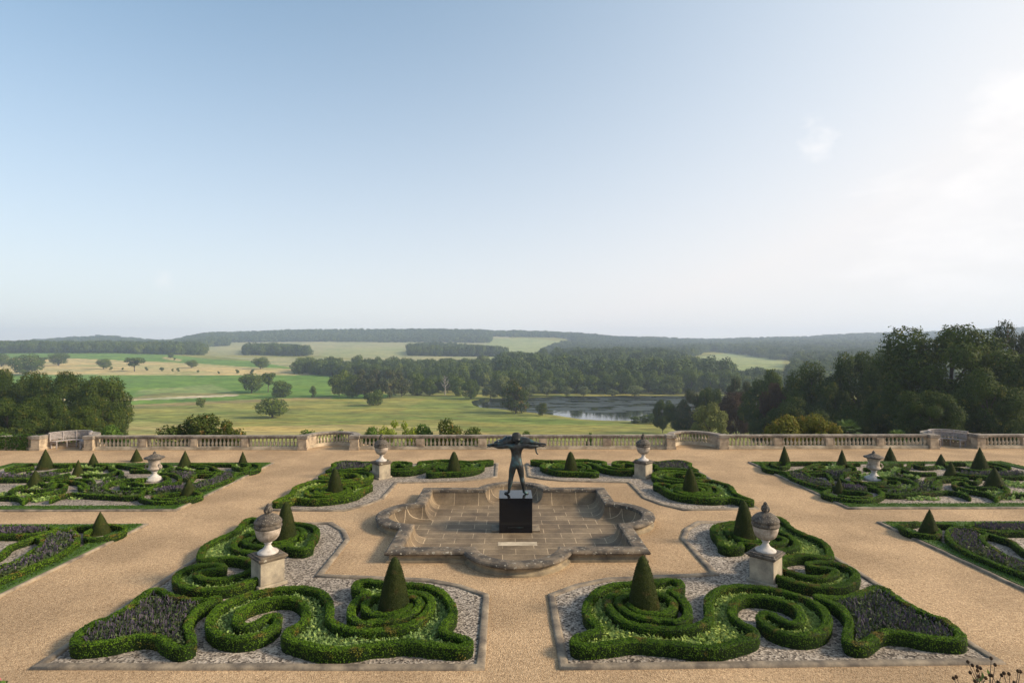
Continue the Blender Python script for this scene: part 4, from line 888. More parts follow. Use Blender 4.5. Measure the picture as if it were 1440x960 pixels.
o = mb.build('water_lilies', m); tag(o, 'rafts of water lily pads spread over the lake', 'water lilies', kind='stuff')

# ================================================================ TREES
def crown(nleaf, leaf, K, bottom=.22, rad=.5, shape='round', seed=0, crad=(.15, .25), inner=.12):
    """unit tree crown: height 1, half-width .5; leaf clumps gathered in K boughs inside an uneven envelope"""
    g = np.random.default_rng(seed); C = []; CR = []
    for k in range(K):
        for _ in range(40):
            d = g.normal(0, 1, 3); d /= np.linalg.norm(d); r_ = g.uniform(.45, 1.0) ** .6
            zc = bottom + (1 - bottom) * .5; zz = zc + d[2] * r_ * (1 - bottom) * .45
            f = (zz - bottom) / (1 - bottom)
            if shape == 'round': env = 1.0
            elif shape == 'cone': env = max(.12, 1.1 * (1 - f))
            elif shape == 'pine': env = .55 + .5 * math.sin(f * math.pi)
            elif shape == 'umbrella': env = .35 + .9 * f
            elif shape == 'bush': env = 1.05 - .35 * f
            else: env = .8
            c = np.array([d[0] * r_ * rad * .74 * env, d[1] * r_ * rad * .74 * env, zz])
            if all(np.linalg.norm(c - q) > crad[0] * .55 for q in C): break
        C.append(c); CR.append(g.uniform(*crad) * (.8 if shape == 'cone' else 1))
    C = np.array(C); CR = np.array(CR); w_ = CR ** 2 / (CR ** 2).sum(); ci = g.choice(K, nleaf, p=w_); d = unit(g.normal(0, 1, (nleaf, 3)))
    rr = CR[ci][:, None] * np.where(g.random((nleaf, 1)) < inner, g.uniform(.2, .8, (nleaf, 1)), g.uniform(.8, 1.08, (nleaf, 1)))
    lump = np.array([1 + .22 * math.sin(9 * a[0] + 3 * s) * math.cos(8 * a[1] + s) + .12 * math.sin(17 * a[2]) for a, s in zip(d, ci)])[:, None]
    P = C[ci] + d * rr * lump * np.array([1, 1, .78])
    dist = np.linalg.norm((P[:, None] - C[None]) / CR[None, :, None], axis=2); keep = (dist < .72).sum(1) < 1; keep |= g.random(nleaf) < .12
    P, d = P[keep], d[keep]; nn = unit(d * 1.2 + (P - np.array([0, 0, .5])) * .7 + np.array([0, 0, .2]))
    zt = np.percentile(P[:, 2], 99.7); rw = np.percentile(np.hypot(P[:, 0], P[:, 1]), 97); sc = np.array([.5 / rw, .5 / rw, 1 / zt])
    return P * sc, nn, C * sc, CR, leaf
def tree_meshes(name, nleaf, leaf, K, mat, trunk_r=.022, bark='bark', lod=0, core=True, **k):
    P, nn, C, CR, lf = crown(nleaf, leaf, K, **k)
    v, f = leaf_quads(P, nn, lf, 1.35, .36)
    cm = mesh_np(name + '_crown', v, f, False, M[mat])
    mb = MB(); top = Vector((.01, .0, .55)); mb.tube([(0, 0, -.06), (.004, 0, .05), (-.006, .004, .2), (.004, 0, .38), tuple(top)], trunk_r, 8, trunk_r * .45)
    order = np.argsort(C[:, 2])
    for i in list(order)[:: max(1, len(order) // 12)]:
        c = Vector(C[i]); z0 = min(.5, max(.12, c.z - .25)); mb.tube([(0, 0, z0), (c.x * .4, c.y * .4, z0 + (c.z - z0) * .55), tuple(c)], trunk_r * .5, 5, trunk_r * .15)
    tm = mb.mesh(name + '_trunk', M[bark], True)
    return cm, tm
TP = {
 'oak_near': [tree_meshes('oak', 80000, .0155, 46, 'oak', seed=s, crad=(.085, .15), bottom=.10, inner=.2) for s in (1, 2, 3)],
 'pine_near': [tree_meshes('pine', 50000, .0145, 34, 'pine', seed=14, crad=(.07, .12), bottom=.1, shape='pine', inner=.2)],
 'copper_near': [tree_meshes('copper', 50000, .0155, 30, 'copper', seed=15, crad=(.09, .15), bottom=.1, inner=.2)],
 'willow_near': [tree_meshes('willow', 16000, .026, 26, 'willow', seed=16, crad=(.09, .16), bottom=.06, inner=.25)],
 'oak_mid': [tree_meshes('oakm', 8000, .042, 24, 'oakmid', seed=s, crad=(.14, .21), bottom=.03, inner=.25) for s in (21, 22, 23, 24)],
 'oak_lone': [tree_meshes('oakl', 8000, .042, 26, 'oakmid', seed=s, crad=(.17, .23), bottom=.10, trunk_r=.035, inner=.25) for s in (31, 32)],
 'umbrella': [tree_meshes('umb', 4500, .045, 16, 'oakmid', seed=33, crad=(.10, .16), bottom=.42, shape='umbrella', trunk_r=.03, inner=.25)],
 'pine_mid': [tree_meshes('pinem', 6000, .038, 22, 'pine', seed=s, crad=(.11, .17), bottom=.06, shape='pine', inner=.25) for s in (41, 42)],
 'willow_mid': [tree_meshes('willm', 5000, .045, 16, 'willow', seed=s, crad=(.13, .2), bottom=.04, inner=.25) for s in (51, 52)],
 'autumn_mid': [tree_meshes('autm', 7000, .036, 20, 'rhodo', seed=54, crad=(.12, .2), bottom=.02, inner=.25, shape='bush')],
 'small': [tree_meshes('small', 900, .09, 6, 'oakmid', seed=s, crad=(.2, .3), bottom=.15, inner=.25) for s in (61, 62)],
 'rhodo': [tree_meshes('rhodo', 15000, .034, 24, 'rhodo', seed=s, crad=(.12, .2), bottom=.0, shape='bush', inner=.25) for s in (71, 72)],
 'golden': [tree_meshes('gold', 15000, .034, 24, 'golden', seed=s, crad=(.12, .2), bottom=.0, shape='bush', inner=.25) for s in (77, 78)],
 'shrub': [tree_meshes('shrub', 6000, .045, 16, 'shrub', seed=s, crad=(.12, .22), bottom=.0, shape='bush', inner=.25) for s in (73, 74)],
 'lime': [tree_meshes('lime', 6000, .035, 14, 'limeshrub', seed=75, crad=(.10, .2), bottom=.0, inner=.3)],
}
def tree(kind, x, y, z, h, wd, name, label, cat, group=None, var=None, rz=None, ctrunk=True):
    cm, tm = TP[kind][random.randrange(len(TP[kind])) if var is None else var % len(TP[kind])]
    r_ = empty(name, (x, y, z), random.uniform(0, 6.28) if rz is None else rz); r_.scale = (wd, wd, h); tag(r_, label, cat, group)
    link('crown' if cat == 'tree' else 'foliage', cm, r_)
    if ctrunk: link('trunk' if cat == 'tree' else 'stems', tm, r_)
    return r_
def T_at(kind, px, base, top, wpx, label, group=None, name=None, D=None, cat='tree', sink=.0, var=None, zoff=0):
    """stand a tree where its foot meets the land at (px, base); its crown reaches row `top`"""
    if D is None: D = find_D(px, base)
    x, y = world(px, D); z = float(ground(px, D)); ztop = HC + (492 - top) * D / F; h = max(.5, ztop - z + .2); wd = wpx * D / F * 1.04
    nm = name or {'oak': 'oak_tree', 'pine': 'pine_tree', 'willow': 'willow_tree', 'copper': 'copper_beech', 'umbrella': 'parkland_tree', 'small': 'sapling', 'autumn': 'parkland_tree', 'rhodo': 'rhododendron', 'golden': 'rhododendron', 'shrub': 'shrub', 'lime': 'shrub'}[kind.split('_')[0]]
    return tree(kind, x, y, z - .2 + zoff, h, wd, nm, label, cat, group, int(abs(px)) if var is None else var, (px * 1.7) % 6.28)
GL = 'trees standing in the fields'
for (kind, px, base, top, wpx, lab) in [
 ('oak_lone', 9, 515, 497, 26, 'round dark tree at the left picture edge in the far yellow field'),
 ('oak_lone', 43, 527, 498, 38, 'broad dark tree rising behind the left wood, leftmost of the big field trees'),
 ('umbrella', 65, 516, 502, 13, 'small open-crowned tree with bare trunk between two dark field trees at far left'),
 ('oak_lone', 88, 514, 496, 25, 'rounded dark tree beyond the left wood in the straw-coloured field'),
 ('oak_lone', 150, 519, 504, 17, 'compact round tree in the straw field, left of the flat-topped tree'),
 ('umbrella', 193, 522, 502.5, 25, 'flat-topped tree on a bare trunk in the straw field'),
 ('oak_lone', 272, 517, 506, 15, 'small rounded tree on the green strip above the straw field'),
 ('oak_lone', 368, 519, 502, 22, 'dense dark tree where the green strip meets the pale hill field'),
 ('oak_lone', 356, 552, 525, 32, 'broad bushy tree at the left of a group of three in the green field'),
 ('umbrella', 379, 551, 524, 20, 'slender tree with a visible trunk in the middle of the group of three'),
 ('oak_mid', 399, 558, 535, 27, 'low bushy tree at the right of the group of three'),
 ('small', 441, 559, 542.5, 10, 'small upright tree alone in the green field left of the copse'),
 ('oak_lone', 385, 586, 559, 43, 'wide dark tree with short trunk alone on the meadow'),
 ('small', 287, 573, 559, 14, 'small round tree alone by the field track'),
 ('oak_mid', 243, 503, 495.5, 8, 'small tree on the skyline edge of the left far wood'),
 ]: T_at(kind, px, base, top, wpx, lab, GL)
SAPL = ['tiny sapling between the compact round tree and the flat-topped tree', 'tiniest sapling just left of the flat-topped tree', 'sapling just right of the flat-topped tree', 'sapling in the straw field, second right of the flat-topped tree', 'tiny speck of a sapling left of a larger sapling in the straw field', 'sapling below the small rounded tree of the green strip, to its left', 'small sapling below the small rounded tree of the green strip, to its right', 'sapling in the straw field, third from its right end', 'sapling in the straw field, second from its right end', 'rightmost sapling of the straw field, above the group of three trees', 'lone sapling on the skyline bank of the far green strip']
for i, (px, base, h) in enumerate([(160, 520, 5), (177, 520, 3.5), (210, 520.5, 5), (231, 521.5, 5.5), (246, 521.5, 3.5), (254, 522, 5), (281, 523.5, 3.5), (310, 525, 3.5), (336, 524.5, 5.5), (356, 525, 6), (248, 506, 3.5)]):
    T_at('small', px, base, base - h, h * 1.1, SAPL[i], 'saplings in the straw field')
GC = 'trees of the copse in the meadow'
for (kind, px, base, top, wpx, lab) in [
 ('oak_mid', 478, 557, 520, 30, 'dark broadleaf tree at the left end of the meadow copse'),
 ('oak_mid', 496, 559, 527, 26, 'dark tree second from the left end of the meadow copse'),
 ('pine_mid', 513, 560, 518, 26, 'brownish pine in the left half of the meadow copse'),
 ('pine_mid', 531, 560, 517, 28, 'tall brownish pine in the middle of the meadow copse'),
 ('pine_mid', 549, 560, 519, 26, 'pine right of the middle of the meadow copse'),
 ('pine_mid', 565, 558, 521, 26, 'pale-topped pine near the right end of the meadow copse'),
 ('oak_mid', 526, 570, 547, 27, 'low oak standing forward of the copse, casting its shadow on the meadow'),
 ('oak_mid', 587, 556, 523, 24, 'rounded tree just right of the meadow copse'),
 ('oak_mid', 604, 556, 531, 20, 'small broad tree with a visible trunk right of the copse'),
 ('oak_mid', 630, 552, 524, 34, 'broad tree directly behind the pale bare tree'), ('oak_mid', 613, 552, 527, 28, 'dark tree behind and left of the pale bare tree'),
 ('oak_mid', 645, 557, 530, 24, 'bushy tree just right of the pale bare tree'),
 ('oak_mid', 662, 561, 533, 24, 'rounded green tree on the left bank of the lake')]: T_at(kind, px, base, top, wpx, lab, GC)
for D0, st in ((418, 11.5), (431, 13), (446, 12)):
    xx = (705 - 712) / F * D0
    while xx < (1035 - 712) / F * D0:
        D_ = D0 + random.uniform(-4, 4); px_ = 712 + xx * F / D_; h_ = random.uniform(12, 19)
        tree('oak_mid', xx, D_, float(ground(px_, D_)) - .5, h_, random.uniform(11, 17), 'broadleaf_tree', 'round-crowned tree in the front ranks of the wood on the far lake bank', 'tree', 'front trees of the far-bank wood'); xx += st * random.uniform(.75, 1.25)
for px0, D0 in [(420, 640), (432, 645), (445, 632), (455, 640), (466, 625)] + [(478 + 13 * k, 600 - 6 * k) for k in range(16)]:
    D_ = D0 + random.uniform(-8, 8); x_, y_ = world(px0, D_)
    tree('oak_mid', x_, y_, float(ground(px0, D_)) - .5, random.uniform(12.5, 16), random.uniform(13, 17), 'broadleaf_tree', 'round dark tree in the front of the belt behind the meadow copse', 'tree', 'front trees of the belt behind the copse')
# the bare tree
D = find_D(626, 555); x, y = world(626, D); z = float(ground(626, D)); bt = empty('dead_tree', (x, y, z)); tag(bt, 'pale leafless dead tree among green trees left of the lake', 'tree')
mb = MB(); hh = 27 * D / F; mb.tube([(0, 0, -.3), (.1, 0, hh * .3), (-.2, .1, hh * .6), (.1, 0, hh)], .5, 7, .12)
for k in range(16):
    a = k * 2.4; z0 = hh * (.3 + .04 * k); L = hh * (.36 - .012 * k); mb.tube([(0, 0, z0), (L * .5 * math.cos(a), L * .5 * math.sin(a), z0 + L * .35), (L * .8 * math.cos(a), L * .8 * math.sin(a), z0 + L * .8)], .22, 5, .06)
mb.build('trunk', M['deadbark'], bt)
GK = 'lakeside trees'
for (kind, px, base, top, wpx, lab) in [
 ('willow_mid', 707, 560, 528, 28, 'pale rounded willow behind the brown lakeside tree'),
 ('autumn_mid', 725, 581, 541, 44, 'broad brownish tree on the near bank in front of the lake'),
 ('autumn_mid', 722, 580, 533, 20, 'tall brown top rising out of the broad lakeside tree'),
 ('autumn_mid', 763, 584, 566, 17, 'small brown bush on the near bank, right of the broad tree'),
 ('willow_mid', 690, 560, 542, 24, 'grey-green willow at the left tip of the lake'),
 ('willow_mid', 745, 558, 541, 26, 'grey-green willow on the far bank, leftmost of the far-bank willows'),
 ('willow_mid', 769, 557, 535, 24, 'tall pale willow on the far bank behind the brown bush'),
 ('willow_mid', 797, 557, 543, 20, 'round pale willow on the far bank, third from the left'),
 ('willow_mid', 821, 557, 543, 20, 'pale willow on the far bank at the middle of the lake'),
 ('willow_mid', 861, 557, 547, 18, 'low yellowish willow bush on the far bank'),
 ('willow_mid', 893, 557, 542, 30, 'broad yellowish willow, rightmost on the far bank'),
 ]: T_at(kind, px, base, top, wpx, lab, GK)
for (px, base, top, wpx, lab) in [(893, 595, 585, 14, 'small dark bush on the near shore, left of the dark right-hand wood'), (907, 594, 583, 18, 'dark bush between two bushes on the near shore'), (921, 596, 582, 20, 'rounded dark bush on the near shore touching the right-hand wood')]:
    T_at('oak_mid', px, base, top, wpx, lab, 'bushes on the near shore', name='bush', cat='bush')
GR = 'dark trees of the right-hand wood'
for (kind, px, top, wpx, D, lab) in [
 ('oak_near', 932, 563, 26, 205, 'small rounded tree at the left tip of the right-hand wood'),
 ('oak_near', 956, 568, 38, 190, 'dark low tree beside the left tip of the right-hand wood'),
 ('pine_near', 975, 549, 40, 185, 'dark pine, second group from the left of the right-hand wood'),
 ('oak_near', 998, 546, 34, 180, 'dark upright tree behind the pale willow'),
 ('copper_near', 1036, 552, 52, 150, 'brown-leaved tree right of the pale willow'),
 ('pine_near', 1042, 531, 38, 170, 'dark pine top showing above the brown-leaved tree'),
 ('oak_near', 1075, 522, 64, 140, 'dark tree with sunlit top, left of the copper beech'),
 ('copper_near', 1092, 540, 40, 120, 'reddish copper beech in the middle of the right-hand wood'),
 ('oak_near', 1143, 512, 88, 115, 'broad rounded tree with bright yellow-green edge'),
 ('oak_near', 1180, 540, 50, 105, 'dark tree filling the gap before the pair of tall trees'),
 ('oak_near', 1211, 497, 72, 110, 'tall narrow tree left of the giant tree'),
 ('oak_near', 1251, 494, 64, 100, 'tall tree crown touching the left side of the giant tree'),
 ('oak_near', 1340, 461, 158, 78, 'giant spreading tree, highest of the right-hand wood'),
 ('oak_near', 1255, 548, 74, 80, 'dark lower tree in front of the tall narrow trees'),
 ('oak_near', 1395, 520, 80, 66, 'dark lower tree under the right side of the giant tree'),
 ('oak_near', 1310, 552, 80, 64, 'dark lower tree under the left side of the giant tree'),
 ('pine_near', 1430, 455, 68, 80, 'dark conifer at the right picture edge'),
 ('oak_near', 1452, 497, 84, 70, 'dark tree filling the right picture edge under the conifer'),
 ('oak_near', 1530, 470, 130, 78, 'dark tree just beyond the right picture edge'),
 ('oak_near', 1125, 560, 74, 100, 'low dark tree behind the golden rhododendron'),
 ('oak_near', 1200, 572, 60, 78, 'low dark tree right of the golden rhododendron'),
 ('oak_near', 1085, 578, 56, 120, 'low dark tree behind the balustrade at the left of the golden rhododendron'),
 ]:
    T_at(kind, px, None, top, wpx, lab, GR, D=D)
T_at('willow_near', 997, None, 567, 50, 'pale grey-green willow in front of the dark wood, behind the right bay', 'dark trees of the right-hand wood', D=95)
GLW = 'dark trees of the left-hand wood'
for (kind, px, top, wpx, D, lab) in [
 ('oak_near', -30, 520, 70, 120, 'dark tree just outside the left picture edge'), ('oak_near', 8, 521, 60, 115, 'dark tree at the left picture edge of the left-hand wood'),
 ('oak_near', 45, 525, 62, 120, 'rounded dark tree second from the left edge of the left-hand wood'), ('oak_near', 92, 524, 68, 115, 'tallest rounded dark tree in the middle of the left-hand wood'),
 ('oak_near', 146, 531, 70, 110, 'rounded dark tree at the right end of the left-hand wood'), ('oak_near', 72, 555, 66, 88, 'low dark tree in front of the middle of the left-hand wood'),
 ('oak_near', 20, 560, 74, 80, 'low dark tree in front, at the left of the left-hand wood'), ('oak_near', 120, 572, 56, 80, 'low grey-green tree in front, at the right of the left-hand wood'), ('oak_near', 150, 560, 54, 98, 'drooping dark tree low at the right end of the left-hand wood')]:
    T_at(kind, px, None, top, wpx, lab, GLW, D=D)
# shrubs right behind the balustrade
GS = 'shrubs behind the balustrade'
for (kind, px, top, wpx, D, lab) in [
 ('rhodo', 262, 586, 62, 38, 'left half of the reddish rhododendron mass behind the left balustrade'), ('rhodo', 300, 583, 64, 39, 'tall middle of the reddish rhododendron mass behind the left balustrade'), ('rhodo', 330, 590, 40, 38, 'right end of the reddish rhododendron mass behind the left balustrade'),
 ('shrub', 160, 597, 42, 38, 'bright green shrub right of the left bench'), ('shrub', 6, 609, 40, 38.5, 'green shrub behind the ivy-hung balustrade'),
 ('shrub', 436, 604, 34, 37, 'low green shrub behind the left bay'), ('shrub', 478, 604, 22, 37, 'small green shrub behind the right side of the left bay'),
 ('shrub', 522, 600, 34, 36.5, 'dark green shrub left of the lime shrubs'), ('lime', 550, 592, 40, 37, 'lime green feathery shrub behind the far left urn'), ('lime', 574, 593, 36, 37, 'second lime green feathery shrub, right of the first'),
 ('shrub', 598, 597, 38, 37, 'green shrub between the lime shrubs and the brown shrub'), ('rhodo', 630, 588, 40, 37, 'tall brownish shrub behind the middle balustrade'), ('rhodo', 660, 600, 50, 37, 'low brownish shrub left of the statue'),
 ('shrub', 741, 606, 16, 36.5, 'small dark shrub peeping over the balustrade right of the statue'), ('shrub', 830, 609, 14, 36, 'tiny green shrub showing above the coping right of the statue'),
 ('golden', 1103, 585, 52, 38, 'left part of the golden rhododendron behind the right balustrade'), ('golden', 1140, 583, 56, 38, 'middle of the golden rhododendron behind the right balustrade'), ('golden', 1172, 594, 34, 38, 'right part of the golden rhododendron behind the right balustrade')]:
    T_at(kind, px, None, top, wpx, lab, GS, D=D, cat='shrub')
# palms behind the right balustrade
def palm(px, top, wpx, D, lab):
    x, y = world(px, D); z = float(ground(px, D)); r_ = empty('fan_palm', (x, y, z)); tag(r_, lab, 'palm', 'fan palms'); ztop = HC + (492 - top) * D / F - z; rad = wpx * D / F / 2
    MB().tube([(0, 0, -.2), (.02, 0, ztop * .4), (0, 0, ztop * .72)], .09, 8, .07).build('trunk', M['bark'], r_)
    mb = MB()
    for k in range(26):
        a = k * 2.399; el_ = R(75 - k * 4.2); c = Vector((math.cos(a) * math.cos(el_), math.sin(a) * math.cos(el_), math.sin(el_))); p0 = Vector((0, 0, ztop * .72)); pc = p0 + c * rad * .55
        sdv = c.cross(Vector((0, 0, 1))).normalized(); up = sdv.cross(c)
        for j in range(-6, 7):
            f_ = j / 6 * 1.3; dr = (c * math.cos(f_) + sdv * math.sin(f_)).normalized(); L = rad * .5; e = pc + dr * L + Vector((0, 0, -.12 * L)); wv = (dr.cross(up)).normalized() * .022
            mb.add([pc - wv * .4, pc + dr * L * .5 + wv, e, pc + dr * L * .5 - wv], [(0, 1, 2, 3)])
        mb.add([p0, p0 + sdv * .015, pc + sdv * .01, pc], [(0, 1, 2, 3)])
    mb.build('fronds', M['palm'], r_)
palm(1193, 590, 40, 38, 'larger fan palm beside the golden rhododendron'); palm(1265, 604, 30, 37, 'small fan palm behind the right balustrade, left of the bench')
# ivy over the far left balustrade
P = []; Nn = []
for k in range(3600):
    px_ = rng.uniform(-62, 66); X_ = bx(px_); u = rng.random(); d = noise.noise(Vector((X_ * 1.2, u * 1.5, 0)))
    if d < .16 and (u < .55 or d < .0): continue
    if u > .55: z_ = ZC + rng.uniform(-.02, .06); y_ = BY + rng.uniform(0, .42); n_ = (0, 0, 1)
    else: z_ = rng.uniform(.05, ZC); y_ = BY + rng.uniform(-.06, .02); n_ = (0, -1, .3)
    P.append((X_, y_, z_)); Nn.append(n_)
v, f = leaf_quads(np.array(P), np.array(Nn, float), .085, 1.2, .5); o = link('ivy', mesh_np('ivy', v, f, False, M['ivy'])); tag(o, 'ivy climbing over the balustrade at the far left', 'ivy', kind='stuff')

# ================================================================ WOODS (each reads as one mass)
FARP = []
protocol = []
for s in range(5):
    P, nn, C, CR, lf = crown(1500, .07, 8, bottom=.02, seed=100 + s, crad=(.2, .3), inner=.1); v, f = leaf_quads(P, nn, lf, 1.3, .25)
    FARP.append(bpy.data.objects.new('wood_tree', mesh_np('wood_tree', v, f, False, M['wood_far'])))
P, nn, C, CR, lf = crown(900, .08, 9, bottom=.05, seed=130, crad=(.12, .2), inner=.2, shape='cone'); v, f = leaf_quads(P, nn, lf, 1.3, .25)
FARC = bpy.data.objects.new('wood_conifer', mesh_np('wood_conifer', v, f, False, M['wood_far']))
def wood(poly, spacing, h, label, group='woods of the far hills', conifer=.15, excl=None, jitter_h=.28):
    """poly in (photo column, distance) : a wood standing on that piece of land"""
    P = []; W = [(world(px, D)) for px, D in poly]; x0, x1 = min(p[0] for p in W), max(p[0] for p in W); y0, y1 = min(p[1] for p in W), max(p[1] for p in W)
    for iy in range(int((y1 - y0) / spacing) + 1):
        n = int((x1 - x0) / spacing) + 1; xs = x0 + (np.arange(n) + rng.uniform(0, 1, n)) * spacing; ys = y0 + (iy + rng.uniform(0, 1, n)) * spacing
        px = xs / ys * F + 712; k = inpoly(px, ys, poly) & (px > -330) & (px < 1780)
        if excl: k &= ~inpoly(px, row(px, ys), excl)
        P += list(zip(xs[k], ys[k], px[k]))
    P = np.array(P); z = ground(P[:, 2], P[:, 1]); hs = h * rng.uniform(1 - jitter_h, 1 + jitter_h, len(P)) * (1 + .22 * np.array([noise.noise(Vector((a * .012, b_ * .012, 1))) for a, b_ in P[:, :2]]))
    me = bpy.data.meshes.new('wood'); me.from_pydata([(a, b_, c - 1.0) for a, b_, c in zip(P[:, 0], P[:, 1], z)], [], [])
    for nm, data in (('hs', hs), ('ws', np.maximum(spacing * 1.35, hs * .9) * rng.uniform(.75, 1.2, len(P))), ('rz', rng.uniform(0, 6.28, len(P)))):
        a = me.attributes.new(nm, 'FLOAT', 'POINT'); a.data.foreach_set('value', data.astype(np.float32))
    a = me.attributes.new('pick', 'INT', 'POINT'); a.data.foreach_set('value', np.where(rng.random(len(P)) < conifer, 5, rng.integers(0, 5, len(P))).astype(np.int32))
    o = link('wood', me); tag(o, label, 'wood', group, 'stuff')
    ng = bpy.data.node_groups.new('wood', 'GeometryNodeTree'); ng.interface.new_socket('Geometry', in_out='INPUT', socket_type='NodeSocketGeometry'); ng.interface.new_socket('Geometry', in_out='OUTPUT', socket_type='NodeSocketGeometry')
    gi = ng.nodes.new('NodeGroupInput'); go = ng.nodes.new('NodeGroupOutput'); iop = ng.nodes.new('GeometryNodeInstanceOnPoints'); g2i = ng.nodes.new('GeometryNodeGeometryToInstance')
    for ob in reversed(FARP + [FARC]):
        oi = ng.nodes.new('GeometryNodeObjectInfo'); oi.inputs['Object'].default_value = ob; oi.inputs['As Instance'].default_value = True; ng.links.new(oi.outputs['Geometry'], g2i.inputs[0])
    def na(n_, ty='FLOAT'):
        q = ng.nodes.new('GeometryNodeInputNamedAttribute'); q.data_type = ty; q.inputs[0].default_value = n_; return [s for s in q.outputs if s.enabled][0]
    cx = ng.nodes.new('ShaderNodeCombineXYZ'); w1 = na('ws'); h1 = na('hs'); ng.links.new(w1, cx.inputs[0]); ng.links.new(w1, cx.inputs[1]); ng.links.new(h1, cx.inputs[2])
    cr = ng.nodes.new('ShaderNodeCombineXYZ'); ng.links.new(na('rz'), cr.inputs[2]); ng.links.new(gi.outputs[0], iop.inputs['Points']); ng.links.new(g2i.outputs[0], iop.inputs['Instance'])
    iop.inputs['Pick Instance'].default_value = True; ng.links.new(na('pick', 'INT'), iop.inputs['Instance Index']); ng.links.new(cx.outputs[0], iop.inputs['Scale']); ng.links.new(cr.outputs[0], iop.inputs['Rotation']); ng.links.new(iop.outputs[0], go.inputs[0])
    md = o.modifiers.new('wood', 'NODES'); md.node_group = ng
    return len(P)
nt_ = 0
nt_ += wood([(-330, 1010), (250, 1010), (293, 1040), (290, 1250), (-330, 1250)], 10, 17, 'long dark wood across the left hills above the green strip', conifer=.1)
nt_ += wood([(-330, 1900), (290, 1900), (290, 2500), (-330, 2500)], 24, 17, 'hazy wood on the left skyline')
nt_ += wood([(272, 1500), (325, 1650), (325, 1900), (262, 1900)], 12, 16, 'wooded shoulder at the left end of the long ridge')
nt_ += wood([(262, 1880), (470, 1900), (560, 1850), (690, 1850), (690, 2150), (800, 2150), (830, 1700), (930, 1700), (930, 2500), (262, 2500)], 15, 16, 'wood along the top of the long central ridge', conifer=.35)
nt_ += wood([(346, 1060), (436, 1035), (438, 1130), (400, 1300), (346, 1300)], 9, 16, 'island wood in the pale field left of centre', conifer=.05)
nt_ += wood([(576, 1080), (640, 1080), (712, 1080), (705, 1250), (640, 1500), (590, 1500), (574, 1250)], 10, 17, 'island wood in the pale field at the centre', conifer=.3)
nt_ += wood([(416, 640), (470, 600), (560, 560), (610, 500), (690, 480), (690, 690), (700, 720), (600, 700), (430, 700)], 9, 14, 'belt of round dark trees behind the meadow copse', conifer=0)
nt_ += wood([(706, 452), (900, 452), (1030, 452), (1030, 600), (985, 640), (950, 860), (870, 900), (706, 800), (696, 700)], 10.5, 17, 'large mixed wood rising from the far bank of the lake', conifer=.12, jitter_h=.4, excl=[(950, 522), (985, 502), (1040, 494), (1105, 491), (1100, 524), (1040, 526)])
nt_ += wood([(800, 930), (950, 900), (975, 1000), (985, 1250), (1000, 1400), (1000, 1900), (800, 1900), (760, 1400)], 13, 16, 'hazy wood in the valley behind the lakeside wood', conifer=.2)
nt_ += wood([(930, 2000), (1060, 2000), (1060, 3000), (930, 3000)], 26, 16, 'faint blue wood on the lowest stretch of skyline')
nt_ += wood([(1030, 410), (1115, 410), (1115, 540), (1030, 540)], 11, 12, 'low wood in the valley in front of the pale sloping field', conifer=.1)
nt_ += wood([(1115, 410), (1600, 410), (1600, 900), (1130, 900), (1115, 620)], 12, 17, 'wood in the valley seen over the right-hand trees', conifer=.1, excl=[(950, 522), (985, 502), (1040, 494), (1105, 491), (1100, 524), (1040, 526)])
nt_ += wood([(1100, 990), (1700, 950), (1700, 1700), (1000, 1700), (1000, 1400)], 15, 17, 'hazy slopes of wood on the right hills', conifer=.2)
nt_ += wood([(1000, 1700), (1700, 1700), (1700, 2500), (1000, 2500)], 21, 17, 'wood along the right skyline', conifer=.35)
print('wood trees', nt_)

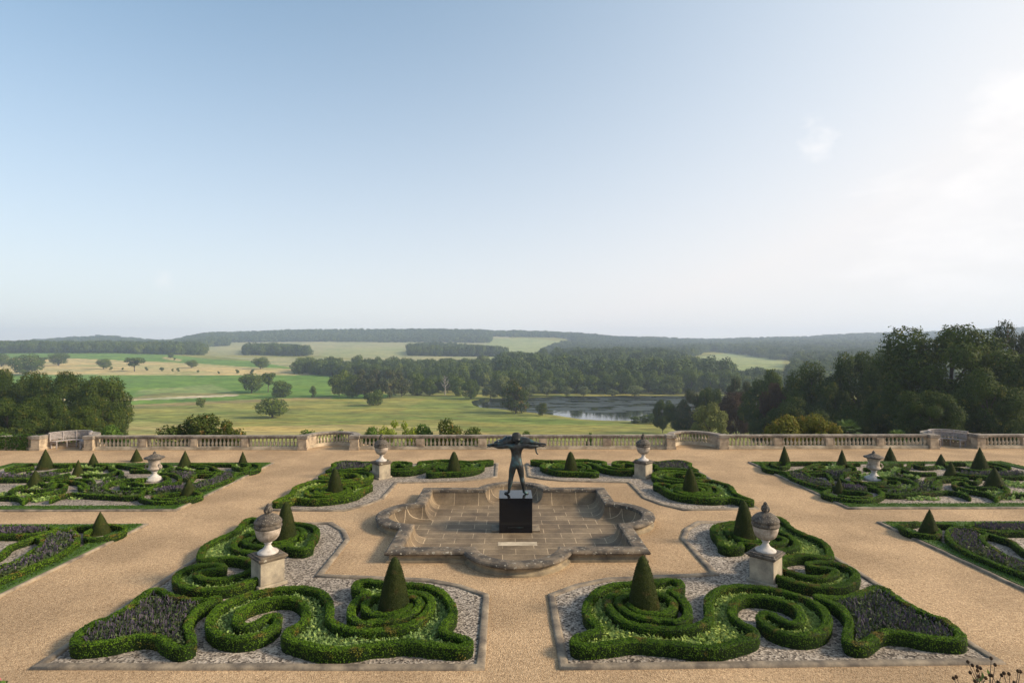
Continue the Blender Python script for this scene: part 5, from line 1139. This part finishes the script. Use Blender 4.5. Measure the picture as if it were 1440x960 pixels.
# ================================================================ PLANTS AT THE FOOT OF THE PICTURE
def seed_plant(x, y, n, lab, grp):
    r_ = empty('dry_perennial', (x, y, 0)); tag(r_, lab, 'plant', grp); mb = MB(); hd = MB(); lv = MB()
    for k in range(n):
        a = rng.uniform(0, 6.28); L = rng.uniform(.38, .70); t_ = rng.uniform(.05, .32); p1 = Vector((math.cos(a) * t_, math.sin(a) * t_ * .8, L)); mb.tube([(rng.uniform(-.05, .05), rng.uniform(-.05, .05), 0), tuple(p1 * .6), tuple(p1)], .007, 5, .004)
        hd.lathe([(.004, -.03), (.018, -.02), (.026, 0), (.02, .018), (.004, .03)], 7, tuple(p1))
        for j in range(3): q = p1 * rng.uniform(.2, .7); b2 = rng.uniform(0, 6.28); e = q + Vector((math.cos(b2) * .14, math.sin(b2) * .14, .06)); sd2 = Vector((-math.sin(b2), math.cos(b2), 0)) * .02; lv.add([q, (q + e) / 2 + sd2, e, (q + e) / 2 - sd2], [(0, 1, 2, 3)])
    mb.build('stems', M['bark'], r_); hd.build('seed_heads', M['copper'], r_, smooth=True); lv.build('leaves', M['shrub'], r_)
for i, (px, D, lab) in enumerate([(1362, 8.75, 'sparse dry plant with dark seed heads at the bottom right, left one'), (1390, 8.9, 'dry plant with dark seed heads before the right corner of the stone edging'), (1424, 8.7, 'tall dry stems with dark seed heads at the bottom right corner')]):
    seed_plant((px - 712) / F * D, D, 9, lab, 'dry plants at the bottom right')
def rose(px, D, lab):
    x = (px - 712) / F * D; r_ = empty('pink_flower', (x, D, 0)); tag(r_, lab, 'flower', 'pink flowers at the bottom left'); H_ = HC - (948 - 492) * D / F
    MB().tube([(0, 0, 0), (.02, 0, H_ * .6), (0, 0, H_)], .008, 6).build('stem', M['shrub'], r_)
    v, f = leaf_quads(np.array([(0, 0, H_)]) + unit(rng.normal(0, 1, (60, 3))) * .035, unit(rng.normal(0, 1, (60, 3))), .035, 1.1, .2)
    m, t, b = new_mat('pink_petal'); b.inputs['Base Color'].default_value = (.55, .03, .12, 1); link('bloom', mesh_np('bloom', v, f, False, m), r_)
    v, f = leaf_quads(np.array([(0, 0, H_ * .7)]) + rng.normal(0, .07, (90, 3)), unit(rng.normal(0, 1, (90, 3))), .05, 1.5, .2); link('leaves', mesh_np('leaves', v, f, False, M['shrub']), r_)
rose(8, 8.7, 'bright pink bloom at the bottom left corner')

# ================================================================ HAZE
hz = MB(); hz.box(-6500, 6500, -300, 3600, -32, 135); m = bpy.data.materials.new('haze'); m.use_nodes = True; t = m.node_tree; t.nodes.clear()
o = t.nodes.new('ShaderNodeOutputMaterial'); v = t.nodes.new('ShaderNodeVolumePrincipled'); v.inputs['Density'].default_value = .00025; v.inputs['Color'].default_value = (.64, .77, 1.0, 1); v.inputs['Anisotropy'].default_value = .2
t.links.new(v.outputs[0], o.inputs['Volume']); tag(hz.build('haze', m), kind='stuff')
